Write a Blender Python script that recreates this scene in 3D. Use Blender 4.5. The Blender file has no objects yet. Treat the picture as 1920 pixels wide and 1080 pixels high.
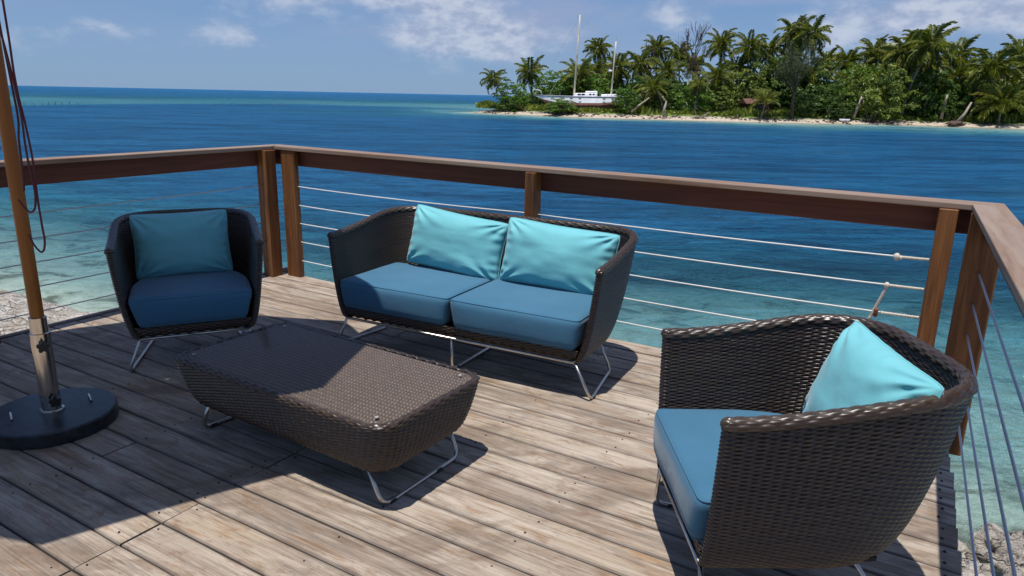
import bpy, math, random
import numpy as np
from mathutils import Vector, Matrix, noise as mnoise

random.seed(7)
rng = np.random.default_rng(11)
SC = bpy.context.scene
COL = SC.collection
PI = math.pi
R = math.radians

# ------------------------------------------------------------------ camera
CAM_H = 1.55
pitch = math.atan(361 / 1340.0)
roll = R(1.18)
fw = Vector((0, math.cos(pitch), -math.sin(pitch)))
rt0 = Vector((1, 0, 0))
up0 = rt0.cross(fw)
rt = rt0 * math.cos(roll) + up0 * math.sin(roll)
up = -rt0 * math.sin(roll) + up0 * math.cos(roll)
cd = bpy.data.cameras.new('camera')
cam = bpy.data.objects.new('camera', cd)
COL.objects.link(cam)
m3 = Matrix((rt, up, -fw)).transposed()
cam.matrix_world = Matrix.Translation((0, 0, CAM_H)) @ m3.to_4x4()
cd.sensor_width = 36
cd.lens = 36 * 1340 / 1920
cd.clip_start = 0.05
cd.clip_end = 40000
cd.dof.use_dof = False
SC.camera = cam

# ------------------------------------------------------------------ light
SUN_TAN = (0.097, 0.195)          # shadow offset per metre of height
sun_dir = Vector((SUN_TAN[0], SUN_TAN[1], -1)).normalized()
sun_elev = math.asin(-sun_dir.z)
sun_az = math.atan2(-sun_dir.x, -sun_dir.y)      # clockwise from +Y
sd = bpy.data.lights.new('sun', 'SUN')
sun = bpy.data.objects.new('sun', sd)
COL.objects.link(sun)
sun.rotation_mode = 'QUATERNION'
sun.rotation_quaternion = sun_dir.to_track_quat('-Z', 'Y')
sd.energy = 4.9
sd.angle = R(0.55)
sd.color = (1.0, 0.955, 0.89)

SC.view_settings.view_transform = 'Standard'
SC.view_settings.look = 'None'
SC.view_settings.exposure = 0.0
SC.view_settings.gamma = 1.0
SC.view_settings.use_curve_mapping = False
SC.render.engine = 'CYCLES'
SC.cycles.max_bounces = 8
SC.cycles.transparent_max_bounces = 12
SC.cycles.caustics_reflective = False
SC.cycles.caustics_refractive = False


class NT:
    """tiny node-tree helper"""
    def __init__(s, tree):
        s.t = tree
        s.n = tree.nodes
        s.l = tree.links

    def add(s, typ, **kw):
        nd = s.n.new(typ)
        for k, v in kw.items():
            setattr(nd, k, v)
        return nd

    def link(s, a, b):
        s.l.new(a, b)

    def val(s, sock, v):
        if isinstance(v, bpy.types.NodeSocket):
            s.l.new(v, sock)
        else:
            sock.default_value = v

    def math(s, op, a, b=0.0, c=None, clamp=False):
        nd = s.add('ShaderNodeMath', operation=op, use_clamp=clamp)
        s.val(nd.inputs[0], a)
        s.val(nd.inputs[1], b)
        if c is not None:
            s.val(nd.inputs[2], c)
        return nd.outputs[0]

    def mix(s, fac, a, b, blend='MIX'):
        nd = s.add('ShaderNodeMix', data_type='RGBA', blend_type=blend)
        s.val(nd.inputs[0], fac)
        for sock, v in ((nd.inputs[6], a), (nd.inputs[7], b)):
            if isinstance(v, tuple) and len(v) == 3:
                v = v + (1,)
            s.val(sock, v)
        return nd.outputs[2]

    def noise(s, vec, scale, detail=4, rough=.5, dist=0.0, dim='3D', w=None):
        nd = s.add('ShaderNodeTexNoise', noise_dimensions=dim)
        if vec is not None:
            s.link(vec, nd.inputs['Vector'])
        nd.inputs['Scale'].default_value = scale
        nd.inputs['Detail'].default_value = detail
        nd.inputs['Roughness'].default_value = rough
        nd.inputs['Distortion'].default_value = dist
        if w is not None:
            s.val(nd.inputs['W'], w)
        return nd

    def ramp(s, fac, stops, interp='LINEAR'):
        nd = s.add('ShaderNodeValToRGB')
        nd.color_ramp.interpolation = interp
        els = nd.color_ramp.elements
        els[0].position = stops[0][0]
        els[1].position = stops[-1][0]
        for p, c in stops[1:-1]:
            els.new(p)
        for e, (p, c) in zip(els, stops):
            if not isinstance(c, tuple):
                c = (c, c, c)
            e.color = c + (1,) if len(c) == 3 else c
        s.val(nd.inputs[0], fac)
        return nd.outputs[0]

    def smooth(s, x, lo, hi):
        nd = s.add('ShaderNodeMapRange', interpolation_type='SMOOTHSTEP')
        s.val(nd.inputs[0], x)
        nd.inputs[1].default_value = lo
        nd.inputs[2].default_value = hi
        return nd.outputs[0]

    def mapping(s, vec, scale=(1, 1, 1), rot=(0, 0, 0), loc=(0, 0, 0)):
        nd = s.add('ShaderNodeMapping')
        s.link(vec, nd.inputs[0])
        nd.inputs['Scale'].default_value = scale
        nd.inputs['Rotation'].default_value = rot
        nd.inputs['Location'].default_value = loc
        return nd.outputs[0]

    def bump(s, h, strength=.3, dist=.01, normal=None):
        nd = s.add('ShaderNodeBump')
        s.val(nd.inputs['Strength'], strength)
        nd.inputs['Distance'].default_value = dist
        s.link(h, nd.inputs['Height'])
        if normal is not None:
            s.link(normal, nd.inputs['Normal'])
        return nd.outputs[0]


# ------------------------------------------------------------------ world / sky
W = bpy.data.worlds.new('World')
SC.world = W
W.use_nodes = True
nt = NT(W.node_tree)
nt.n.clear()
out = nt.add('ShaderNodeOutputWorld')
bg = nt.add('ShaderNodeBackground')
nt.link(bg.outputs[0], out.inputs[0])
sky = nt.add('ShaderNodeTexSky', sky_type='NISHITA')
sky.sun_disc = False
sky.sun_elevation = sun_elev
sky.sun_rotation = sun_az
sky.air_density = 1.0
sky.dust_density = 0.3
sky.ozone_density = 3.0
sky.altitude = 0
bg.inputs['Strength'].default_value = 0.08
tc = nt.add('ShaderNodeTexCoord')
sep = nt.add('ShaderNodeSeparateXYZ')
nt.link(tc.outputs['Generated'], sep.inputs[0])
# azimuth (tangent-like) and elevation of the viewing direction
azi = nt.math('ARCTAN2', sep.outputs[0], sep.outputs[1])
ele = nt.math('ARCSINE', sep.outputs[2])
cv = nt.add('ShaderNodeCombineXYZ')
nt.link(azi, cv.inputs[0])
nt.link(nt.math('MULTIPLY', ele, 1.9), cv.inputs[1])
vecc = cv.outputs[0]
# cumulus clouds: (azimuth, elevation, half width, half height, weight)
CL = [(-0.065, .078, .085, .036, .66), (-0.01, .060, .035, .018, .45), (-0.13, .075, .05, .014, .40),
      (-0.19, .132, .085, .022, .60), (-.10, .118, .07, .02, .45), (.72, .10, .05, .04, .5), (-0.36, .062, .07, .018, .34), (-0.34, .115, .14, .03, .30),
      (0.605, .118, .055, .040, .80), (0.66, .075, .06, .030, .45), (0.50, .098, .050, .022, .70),
      (0.40, .085, .10, .030, .52), (0.20, .105, .04, .022, .40), (0.08, .078, .05, .018, .30),
      (-0.62, .050, .10, .018, .28), (-0.50, .066, .05, .012, .26)]
mask = None
for a, e, w_, h_, k in CL:
    dx = nt.math('DIVIDE', nt.math('SUBTRACT', azi, a), w_)
    dy = nt.math('DIVIDE', nt.math('SUBTRACT', ele, e), h_)
    d2 = nt.math('ADD', nt.math('MULTIPLY', dx, dx), nt.math('MULTIPLY', dy, dy))
    g = nt.math('MULTIPLY', nt.math('EXPONENT', nt.math('MULTIPLY', d2, -1.0)), k)
    mask = g if mask is None else nt.math('ADD', mask, g)
n1 = nt.noise(vecc, 9.0, 9, .58, .25).outputs[0]
n1b = nt.noise(vecc, 28.0, 6, .6).outputs[0]
nn = nt.math('ADD', nt.math('MULTIPLY', n1, .72), nt.math('MULTIPLY', n1b, .28))
cum = nt.math('ADD', nn, nt.math('MULTIPLY', mask, .80))
dens = nt.math('MULTIPLY', nt.smooth(cum, .60, .98), .80)
# thin high veil
cv2 = nt.add('ShaderNodeCombineXYZ')
nt.link(azi, cv2.inputs[0])
nt.link(nt.math('MULTIPLY', ele, 5.0), cv2.inputs[1])
veil = nt.noise(cv2.outputs[0], 3.2, 6, .55, .4).outputs[0]
elev_fade = nt.smooth(ele, .02, .11)
veil = nt.math('MULTIPLY', nt.math('MULTIPLY', nt.smooth(veil, .34, .66), elev_fade), .85)
az_fade = nt.math('ADD', nt.math('MULTIPLY', nt.smooth(azi, -.55, .1), .75), .25)
veil = nt.math('MULTIPLY', veil, az_fade)
sky_n = nt.mix(1.0, sky.outputs[0], (.56, .72, 1.0), 'MULTIPLY')
sky_b = nt.ramp(nt.math('DIVIDE', nt.math('MAXIMUM', ele, 0.0), 1.5708), [(0, (.25, .40, .63)), (.08, (.205, .35, .60)), (.25, (.10, .22, .50)), (1, (.06, .14, .36))])
sky_b = nt.mix(1.0, sky_b, (12.5, 12.5, 12.5), 'MULTIPLY')
sky_t = nt.mix(.72, sky_n, sky_b)
lit = nt.smooth(n1b, .35, .62)
ccol = nt.mix(lit, (4.3, 5.2, 7.4), (7.2, 7.9, 9.4))
c1 = nt.mix(veil, sky_t, (4.4, 5.0, 7.3))
c2 = nt.mix(dens, c1, ccol)
nt.link(c2, bg.inputs[0])

# ------------------------------------------------------------------ generic helpers
U = np.array([math.cos(R(-31)), math.sin(R(-31)), 0.0])      # along the deck boards
V = np.array([-U[1], U[0], 0.0])                              # across them, towards the sea
DROT = R(-31)
SEA = -1.45


def uv(u, v, z=0.0):
    p = U * u + V * v
    return (p[0], p[1], z)


def mesh_np(name, verts, faces, smooth=True, attrs=None):
    """faces: int array (M,4) or (M,3) or list of lists"""
    me = bpy.data.meshes.new(name)
    verts = np.asarray(verts, dtype=np.float32)
    if isinstance(faces, np.ndarray):
        k = faces.shape[1]
        me.vertices.add(len(verts))
        me.vertices.foreach_set('co', verts.ravel())
        me.loops.add(faces.size)
        me.loops.foreach_set('vertex_index', faces.astype(np.int32).ravel())
        me.polygons.add(len(faces))
        me.polygons.foreach_set('loop_start', np.arange(0, faces.size, k, dtype=np.int32))
        me.update(calc_edges=True)
    else:
        me.from_pydata([tuple(v) for v in verts], [], faces)
    if smooth:
        me.polygons.foreach_set('use_smooth', np.ones(len(me.polygons), dtype=bool))
    if attrs:
        for an, av in attrs.items():
            a = me.attributes.new(an, 'FLOAT', 'POINT')
            a.data.foreach_set('value', np.asarray(av, dtype=np.float32).ravel())
    me.update()
    return me


def obj(name, me, mat=None, parent=None, loc=None, rotz=None):
    o = bpy.data.objects.new(name, me)
    COL.objects.link(o)
    if mat is not None and me is not None:
        if len(me.materials) == 0:
            me.materials.append(mat)
    if parent is not None:
        o.parent = parent
    if loc is not None:
        o.location = loc
    if rotz is not None:
        o.rotation_euler = (0, 0, rotz)
    return o


def tag(o, label=None, cat=None, group=None, kind=None):
    if label:
        o['label'] = label
    if cat:
        o['category'] = cat
    if group:
        o['group'] = group
    if kind:
        o['kind'] = kind
    return o


def empty(name, loc=(0, 0, 0), rotz=0.0):
    o = bpy.data.objects.new(name, None)
    COL.objects.link(o)
    o.location = loc
    o.rotation_euler = (0, 0, rotz)
    o.empty_display_size = .1
    return o


class MB:
    """collects simple shapes into one mesh"""
    def __init__(s):
        s.v = []
        s.f = []

    def add(s, vs, fs):
        b = len(s.v)
        s.v += [tuple(v) for v in vs]
        s.f += [[i + b for i in f] for f in fs]

    def box(s, c, size, rotz=0.0, bev=0.0, tilt=None):
        hx, hy, hz = size[0] / 2, size[1] / 2, size[2] / 2
        b = min(bev, hx * .9, hy * .9, hz * .9)
        pts = []
        if b <= 0:
            for z in (-hz, hz):
                pts += [(-hx, -hy, z), (hx, -hy, z), (hx, hy, z), (-hx, hy, z)]
            rings = 2
            n = 4
        else:
            def ring(z, i):
                a, c2 = hx - i, hy - i
                k = b * .7
                return [(-a + k, -c2, z), (a - k, -c2, z), (a, -c2 + k, z), (a, c2 - k, z),
                        (a - k, c2, z), (-a + k, c2, z), (-a, c2 - k, z), (-a, -c2 + k, z)]
            for z, i in ((-hz, b), (-hz + b, 0), (hz - b, 0), (hz, b)):
                pts += ring(z, i)
            rings = 4
            n = 8
        ca, sa = math.cos(rotz), math.sin(rotz)
        out_ = []
        for x, y, z in pts:
            p = Vector((x * ca - y * sa, x * sa + y * ca, z))
            if tilt is not None:
                p = tilt @ p
            out_.append((p.x + c[0], p.y + c[1], p.z + c[2]))
        fs = [list(range(n - 1, -1, -1)), list(range((rings - 1) * n, rings * n))]
        for r_ in range(rings - 1):
            for i in range(n):
                j = (i + 1) % n
                fs.append([r_ * n + i, r_ * n + j, (r_ + 1) * n + j, (r_ + 1) * n + i])
        s.add(out_, fs)
        return s

    def tube(s, pts, rad, n=10, cap=True):
        pts = [Vector(p) for p in pts]
        rads = rad if isinstance(rad, (list, tuple)) else [rad] * len(pts)
        prev = None
        vs = []
        for i, p in enumerate(pts):
            if i == 0:
                t = pts[1] - p
            elif i == len(pts) - 1:
                t = p - pts[i - 1]
            else:
                t = (pts[i + 1] - p).normalized() + (p - pts[i - 1]).normalized()
            if t.length < 1e-9:
                t = Vector((0, 0, 1))
            t.normalize()
            if prev is None:
                a = Vector((0, 0, 1)) if abs(t.z) < .9 else Vector((1, 0, 0))
                nrm = t.cross(a).normalized()
            else:
                nrm = (prev - t * prev.dot(t)).normalized()
            prev = nrm
            bi = t.cross(nrm)
            for k in range(n):
                an = 2 * PI * k / n
                vs.append(p + (nrm * math.cos(an) + bi * math.sin(an)) * rads[i])
        fs = []
        for i in range(len(pts) - 1):
            for k in range(n):
                j = (k + 1) % n
                fs.append([i * n + k, i * n + j, (i + 1) * n + j, (i + 1) * n + k])
        if cap:
            fs.append(list(range(n - 1, -1, -1)))
            fs.append(list(range((len(pts) - 1) * n, len(pts) * n)))
        s.add(vs, fs)
        return s

    def lathe(s, prof, c=(0, 0, 0), n=40):
        vs = []
        for r_, z in prof:
            for k in range(n):
                a = 2 * PI * k / n
                vs.append((c[0] + r_ * math.cos(a), c[1] + r_ * math.sin(a), c[2] + z))
        fs = []
        for i in range(len(prof) - 1):
            for k in range(n):
                j = (k + 1) % n
                fs.append([i * n + k, i * n + j, (i + 1) * n + j, (i + 1) * n + k])
        fs.append(list(range(n - 1, -1, -1)))
        fs.append(list(range((len(prof) - 1) * n, len(prof) * n)))
        s.add(vs, fs)
        return s

    def mesh(s, name, smooth=False, angle=None):
        me = bpy.data.meshes.new(name)
        me.from_pydata(s.v, [], s.f)
        if smooth:
            me.polygons.foreach_set('use_smooth', np.ones(len(me.polygons), dtype=bool))
            if angle is not None:
                me.set_sharp_from_angle(angle=angle)
        me.update()
        return me

    def build(s, name, mat, parent=None, smooth=False, angle=None, loc=None, rotz=None):
        return obj(name, s.mesh(name, smooth, angle), mat, parent, loc, rotz)


def bend(pts, r=.03, n=6):
    """round the corners of a polyline"""
    P = [Vector(p) for p in pts]
    res = [P[0]]
    for i in range(1, len(P) - 1):
        a, b, c = P[i - 1], P[i], P[i + 1]
        d1 = (a - b)
        d2 = (c - b)
        k = min(r, d1.length * .45, d2.length * .45)
        p1 = b + d1.normalized() * k
        p2 = b + d2.normalized() * k
        for j in range(n + 1):
            t = j / n
            res.append(p1 * (1 - t) ** 2 + b * 2 * t * (1 - t) + p2 * t * t)
    res.append(P[-1])
    return res


# ------------------------------------------------------------------ materials
def new_mat(name):
    m = bpy.data.materials.new(name)
    m.use_nodes = True
    t = NT(m.node_tree)
    t.n.clear()
    o = t.add('ShaderNodeOutputMaterial')
    b = t.add('ShaderNodeBsdfPrincipled')
    t.link(b.outputs[0], o.inputs[0])
    return m, t, b, o


def simple(name, col, rough=.5, metal=0.0, spec=.5, nscale=None, namt=.15, bump=None):
    m, t, b, o = new_mat(name)
    b.inputs['Roughness'].default_value = rough
    b.inputs['Metallic'].default_value = metal
    b.inputs['Specular IOR Level'].default_value = spec
    c = tuple(col) + (1,)
    if nscale:
        co = t.add('ShaderNodeTexCoord').outputs['Object']
        n_ = t.noise(co, nscale, 5, .6).outputs[0]
        f = t.smooth(n_, .3, .7)
        dk = tuple(x * (1 - namt) for x in col)
        lt = tuple(min(1, x * (1 + namt)) for x in col)
        t.link(t.mix(f, dk, lt), b.inputs['Base Color'])
        if bump:
            t.link(t.bump(n_, bump[0], bump[1]), b.inputs['Normal'])
    else:
        b.inputs['Base Color'].default_value = c
    return m


def deck_wood():
    m, t, b, o = new_mat('weathered_deck_wood')
    tc = t.add('ShaderNodeTexCoord')
    oi = t.add('ShaderNodeObjectInfo')
    rnd = oi.outputs['Random']
    w = t.math('MULTIPLY', rnd, 57.0)
    co = tc.outputs['Object']
    long1 = t.mapping(co, (.9, 7, 7))
    long2 = t.mapping(co, (2.2, 60, 30))
    long3 = t.mapping(co, (4.5, 190, 60))
    blot = t.noise(long1, 1.7, 6, .62, .5, '4D', w).outputs[0]
    blot2 = t.noise(t.mapping(co, (2.2, 6, 6)), 2.4, 6, .65, .8, '4D', t.math('ADD', w, 9.0)).outputs[0]
    grain = t.noise(long2, 1.0, 5, .6, .3, '4D', w).outputs[0]
    fine = t.noise(long3, 1.0, 4, .65, 0.2, '4D', w).outputs[0]
    speck = t.noise(t.mapping(co, (14, 40, 14)), 2.2, 5, .7, .5, '4D', w).outputs[0]
    tone = t.ramp(rnd, [(0, (.27, .21, .155)), (.25, (.37, .32, .27)), (.5, (.24, .195, .16)),
                        (.75, (.42, .365, .30)), (1, (.31, .245, .18))])
    c = t.mix(t.math('MULTIPLY', t.smooth(blot, .40, .66), .85), tone, (.47, .425, .375))
    # brown / orange patches where the grey has worn off
    br = t.math('MULTIPLY', t.smooth(blot2, .48, .68), .75)
    c = t.mix(br, c, (.215, .125, .068))
    og = t.noise(t.mapping(co, (1.3, 12, 6)), 1.9, 5, .6, .3, '4D', t.math('ADD', w, 31.0)).outputs[0]
    c = t.mix(t.math('MULTIPLY', t.smooth(og, .56, .74), .70), c, (.33, .165, .055))
    gy = t.noise(t.mapping(co, (1.6, 9, 6)), 1.5, 5, .6, .5, '4D', t.math('ADD', w, 71.0)).outputs[0]
    c = t.mix(t.math('MULTIPLY', t.smooth(gy, .50, .66), .62), c, (.175, .155, .14))
    geo = t.add('ShaderNodeNewGeometry')
    wpos = t.mapping(geo.outputs['Position'], (1, 2.2, 1), (0, 0, R(31)))
    ws = t.noise(wpos, 1.15, 6, .62, .7).outputs[0]
    c = t.mix(t.math('MULTIPLY', t.smooth(ws, .50, .62), .62), c, (.155, .115, .085))
    c = t.mix(t.math('MULTIPLY', t.smooth(ws, .46, .32), .40), c, (.54, .49, .43))
    # grain lines
    c = t.mix(t.math('MULTIPLY', t.smooth(grain, .46, .72), .62), c, (.12, .09, .07))
    c = t.mix(t.math('MULTIPLY', t.smooth(fine, .48, .74), .70), c, (.10, .08, .065))
    c = t.mix(t.math('MULTIPLY', t.smooth(fine, .50, .25), .30), c, (.60, .56, .51))
    c = t.mix(t.math('MULTIPLY', t.smooth(speck, .56, .70), .55), c, (.11, .085, .07))
    c = t.mix(t.math('MULTIPLY', t.smooth(speck, .40, .26), .30), c, (.62, .58, .52))
    # dark edges of the board (wear and dirt in the joint)
    sp = t.add('ShaderNodeSeparateXYZ')
    t.link(co, sp.inputs[0])
    ed = t.smooth(t.math('ABSOLUTE', sp.outputs[1]), .062, .078)
    edn = t.math('MULTIPLY', ed, t.math('ADD', t.math('MULTIPLY', blot2, .9), .15))
    c = t.mix(edn, c, (.10, .085, .08))
    # oiled knots
    vor = t.add('ShaderNodeTexVoronoi')
    t.link(t.mapping(co, (1.1, 6, 6), loc=(0, 0, 0)), vor.inputs['Vector'])
    vor.inputs['Scale'].default_value = 1.6
    kn = t.math('MULTIPLY', t.smooth(vor.outputs['Distance'], .075, .02), .7)
    c = t.mix(kn, c, (.07, .045, .03))
    c = t.mix(1.0, c, (1.0, .955, .895), 'MULTIPLY')
    t.link(c, b.inputs['Base Color'])
    b.inputs['Roughness'].default_value = .72
    b.inputs['Specular IOR Level'].default_value = .3
    h = t.math('ADD', t.math('MULTIPLY', grain, .6), t.math('MULTIPLY', fine, .5))
    t.link(t.bump(h, .55, .003), b.inputs['Normal'])
    return m


def rail_wood(name, c1, c2, c3, grey=0.0, rough=.55):
    m, t, b, o = new_mat(name)
    tc = t.add('ShaderNodeTexCoord')
    oi = t.add('ShaderNodeObjectInfo')
    w = t.math('MULTIPLY', oi.outputs['Random'], 31.0)
    co = tc.outputs['Object']
    g1 = t.noise(t.mapping(co, (1.6, 34, 34)), 1.0, 6, .6, .6, '4D', w).outputs[0]
    g2 = t.noise(t.mapping(co, (2.4, 120, 120)), 1.0, 4, .6, .2, '4D', w).outputs[0]
    bl = t.noise(t.mapping(co, (1.2, 5, 5)), 1.6, 5, .6, .6, '4D', w).outputs[0]
    c = t.mix(t.smooth(g1, .35, .68), c1, c2)
    c = t.mix(t.math('MULTIPLY', t.smooth(bl, .5, .75), .75), c, c3)
    c = t.mix(t.math('MULTIPLY', t.smooth(g2, .55, .8), .6), c, tuple(x * .3 for x in c1))
    if grey > 0:
        gn = t.noise(t.mapping(co, (.7, 7, 7)), 2.0, 6, .6, .4, '4D', w).outputs[0]
        c = t.mix(t.math('MULTIPLY', t.smooth(gn, .38, .6), grey), c, (.34, .285, .24))
    t.link(c, b.inputs['Base Color'])
    b.inputs['Roughness'].default_value = rough
    b.inputs['Specular IOR Level'].default_value = .35
    t.link(t.bump(t.math('ADD', g1, g2), .35, .002), b.inputs['Normal'])
    return m


def wicker_mat():
    m, t, b, o = new_mat('brown_resin_wicker')
    at = t.add('ShaderNodeAttribute', attribute_name='tone')
    f = at.outputs['Fac']
    c = t.ramp(f, [(0, (.016, .009, .006)), (.3, (.038, .021, .013)), (.5, (.038, .026, .021)),
                   (.7, (.056, .032, .018)), (.88, (.044, .038, .025)), (1, (.074, .048, .031))])
    tc = t.add('ShaderNodeTexCoord')
    n_ = t.noise(tc.outputs['Object'], 160, 3, .5).outputs[0]
    c = t.mix(t.math('MULTIPLY', n_, .35), c, (.028, .018, .014))
    t.link(c, b.inputs['Base Color'])
    b.inputs['Roughness'].default_value = .33
    b.inputs['Specular IOR Level'].default_value = .60
    return m


def fabric(name, c1, c2, rough=.85, sheen=.25, scale=900.0):
    m, t, b, o = new_mat(name)
    tc = t.add('ShaderNodeTexCoord')
    co = tc.outputs['Object']
    n1 = t.noise(co, 3.0, 4, .5).outputs[0]
    c = t.mix(t.smooth(n1, .3, .7), c1, c2)
    fleck = t.noise(co, 260, 3, .6).outputs[0]
    c = t.mix(t.math('MULTIPLY', t.smooth(fleck, .55, .8), .18), c, tuple(min(1, x * 1.7 + .02) for x in c1))
    t.link(c, b.inputs['Base Color'])
    b.inputs['Roughness'].default_value = rough
    b.inputs['Specular IOR Level'].default_value = .25
    b.inputs['Sheen Weight'].default_value = sheen
    b.inputs['Sheen Roughness'].default_value = .4
    wv = t.noise(co, scale, 2, .5).outputs[0]
    sm = t.noise(co, 14, 4, .55, .6).outputs[0]
    nb = t.bump(wv, .18, .0006)
    t.link(t.bump(sm, .22, .008, nb), b.inputs['Normal'])
    return m


def leaf_mat(name, dark, mid, light, rough=.5, trans=.25):
    m, t, b, o = new_mat(name)
    at = t.add('ShaderNodeAttribute', attribute_name='tone')
    oi = t.add('ShaderNodeObjectInfo')
    f = t.math('ADD', at.outputs['Fac'], t.math('MULTIPLY', t.math('SUBTRACT', oi.outputs['Random'], .5), .35), clamp=True)
    c = t.ramp(f, [(0, dark), (.5, mid), (1, light)])
    t.link(c, b.inputs['Base Color'])
    b.inputs['Roughness'].default_value = rough
    b.inputs['Specular IOR Level'].default_value = .35
    tr = t.add('ShaderNodeBsdfTranslucent')
    t.link(t.mix(1.0, c, (1.0, 1.15, .45), 'MULTIPLY'), tr.inputs[0])
    mx = t.add('ShaderNodeMixShader')
    mx.inputs[0].default_value = trans
    t.link(b.outputs[0], mx.inputs[1])
    t.link(tr.outputs[0], mx.inputs[2])
    t.link(mx.outputs[0], o.inputs[0])
    return m


M = {}
M['deck'] = deck_wood()
M['cap'] = rail_wood('silvered_cap_rail_wood', (.20, .115, .07), (.27, .19, .135), (.17, .09, .05), grey=.42, rough=.6)
M['fascia'] = rail_wood('red_brown_rail_board', (.115, .036, .018), (.165, .055, .026), (.075, .028, .016), rough=.6)
M['post'] = rail_wood('golden_brown_post_wood', (.120, .044, .014), (.245, .102, .030), (.060, .024, .011), rough=.6)
M['beam'] = rail_wood('grey_deck_beam_wood', (.13, .11, .095), (.19, .165, .145), (.09, .075, .065), rough=.8)
M['pole'] = rail_wood('varnished_parasol_pole_wood', (.29, .095, .013), (.37, .135, .020), (.22, .066, .011), rough=.34)
M['wicker'] = wicker_mat()
M['weavetop'] = simple('greyed_top_weave', (.105, .072, .056), .45, nscale=60, namt=.2)
M['pan'] = simple('dark_webbing', (.012, .010, .009), .8)
M['seat'] = fabric('deep_blue_seat_fabric', (.042, .135, .222), (.052, .155, .248))
M['pillow'] = fabric('aqua_pillow_fabric', (.145, .440, .490), (.175, .500, .545))
M['steel'] = simple('brushed_stainless_steel', (.55, .52, .47), .28, 1.0, nscale=40, namt=.1)
M['chrome'] = simple('polished_steel_tube', (.62, .58, .52), .16, 1.0, nscale=9, namt=.08)
M['cable'] = simple('white_coated_cable', (.70, .70, .68), .45, 0.0)
M['cable_grey'] = simple('grey_steel_cable', (.48, .50, .53), .5, 0.0)
M['blackplastic'] = simple('black_plastic', (.012, .012, .013), .4)
M['base'] = simple('black_painted_steel', (.016, .018, .022), .34, 0.0, .5, nscale=22, namt=.6, bump=(.12, .002))
M['cord'] = simple('dark_red_cord', (.11, .022, .028), .8, nscale=400, namt=.4)
M['rope'] = simple('pale_twisted_rope', (.55, .50, .42), .9, nscale=200, namt=.35)
M['rust'] = simple('rusty_shackle', (.20, .07, .03), .8, nscale=60, namt=.5)
M['canvas'] = simple('cream_parasol_canvas', (.62, .57, .47), .9, nscale=3, namt=.05)
M['screw'] = simple('dark_screw_head', (.018, .014, .012), .7)
M['rubber'] = simple('black_rubber_pad', (.015, .015, .015), .7)
M['bark'] = simple('grey_palm_bark', (.26, .225, .18), .9, nscale=3, namt=.35, bump=(.6, .1))
M['bark_dark'] = simple('dark_root_wood', (.09, .06, .045), .95, nscale=3, namt=.4, bump=(.6, .1))
M['drift'] = simple('bleached_driftwood', (.36, .30, .25), .9, nscale=3, namt=.3)
M['palm'] = leaf_mat('coconut_frond_green', (.065, .090, .016), (.175, .205, .036), (.36, .345, .085), .42, .3)
M['palmdry'] = leaf_mat('dry_frond_brown', (.09, .06, .03), (.17, .115, .055), (.26, .19, .10), .7, .15)
M['palmyel'] = leaf_mat('yellow_frond', (.14, .13, .02), (.25, .22, .035), (.38, .30, .06), .5, .3)
M['bushA'] = leaf_mat('bright_bush_leaves', (.045, .100, .012), (.120, .230, .024), (.23, .36, .050), .42, .3)
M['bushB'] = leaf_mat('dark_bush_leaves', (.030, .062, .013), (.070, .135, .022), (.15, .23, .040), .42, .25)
M['bushC'] = leaf_mat('yellow_green_leaves', (.055, .085, .014), (.150, .200, .028), (.28, .31, .055), .42, .28)
M['feather'] = leaf_mat('feathery_needles', (.028, .042, .018), (.060, .085, .032), (.110, .135, .055), .6, .2)
M['boatwhite'] = simple('faded_white_boat_paint', (.84, .84, .86), .5, nscale=.8, namt=.12)
M['boatred'] = simple('rusty_antifouling_paint', (.20, .085, .062), .85, nscale=.9, namt=.45)
M['boatdark'] = simple('dark_boat_glass', (.01, .012, .015), .2)
M['boatblue'] = simple('dark_waterline_stripe', (.05, .06, .08), .6)
M['mast'] = simple('cream_painted_mast', (.62, .55, .40), .5, nscale=1.0, namt=.2)
M['rig'] = simple('rigging_wire', (.42, .42, .40), .5)
M['shack'] = simple('red_brown_shack_boards', (.13, .035, .025), .8, nscale=3, namt=.3)
M['shackroof'] = simple('rusted_tin_roof', (.11, .05, .035), .7, nscale=3, namt=.4)

# ------------------------------------------------------------------ sea, sea bed, island ground
SHORE = [(-6.6, 127.1), (-2.9, 120.3), (4.1, 115.9), (10.3, 109.1), (16.6, 108.1), (24.6, 106.0), (32.4, 104.1),
         (42.8, 103.8), (54.2, 105.9), (62.6, 102.7), (68.4, 98.8), (90, 92), (120, 88), (170, 92)]
ISL = SHORE + [(190, 130), (180, 190), (120, 215), (60, 200), (25, 178), (2, 152), (-5.5, 138), (-7.5, 131)]


def seg_dist(px, py, poly, closed=True):
    d = np.full(px.shape, 1e9)
    n = len(poly)
    for i in range(n if closed else n - 1):
        ax, ay = poly[i]
        bx, by = poly[(i + 1) % n]
        dx, dy = bx - ax, by - ay
        L = dx * dx + dy * dy
        t = np.clip(((px - ax) * dx + (py - ay) * dy) / L, 0, 1)
        d = np.minimum(d, np.hypot(px - ax - t * dx, py - ay - t * dy))
    return d


def inside(px, py, poly):
    c = np.zeros(px.shape, dtype=bool)
    n = len(poly)
    for i in range(n):
        ax, ay = poly[i]
        bx, by = poly[(i + 1) % n]
        cond = ((ay > py) != (by > py))
        with np.errstate(divide='ignore', invalid='ignore'):
            xi = (bx - ax) * (py - ay) / (by - ay) + ax
        c ^= cond & (px < xi)
    return c


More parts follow.
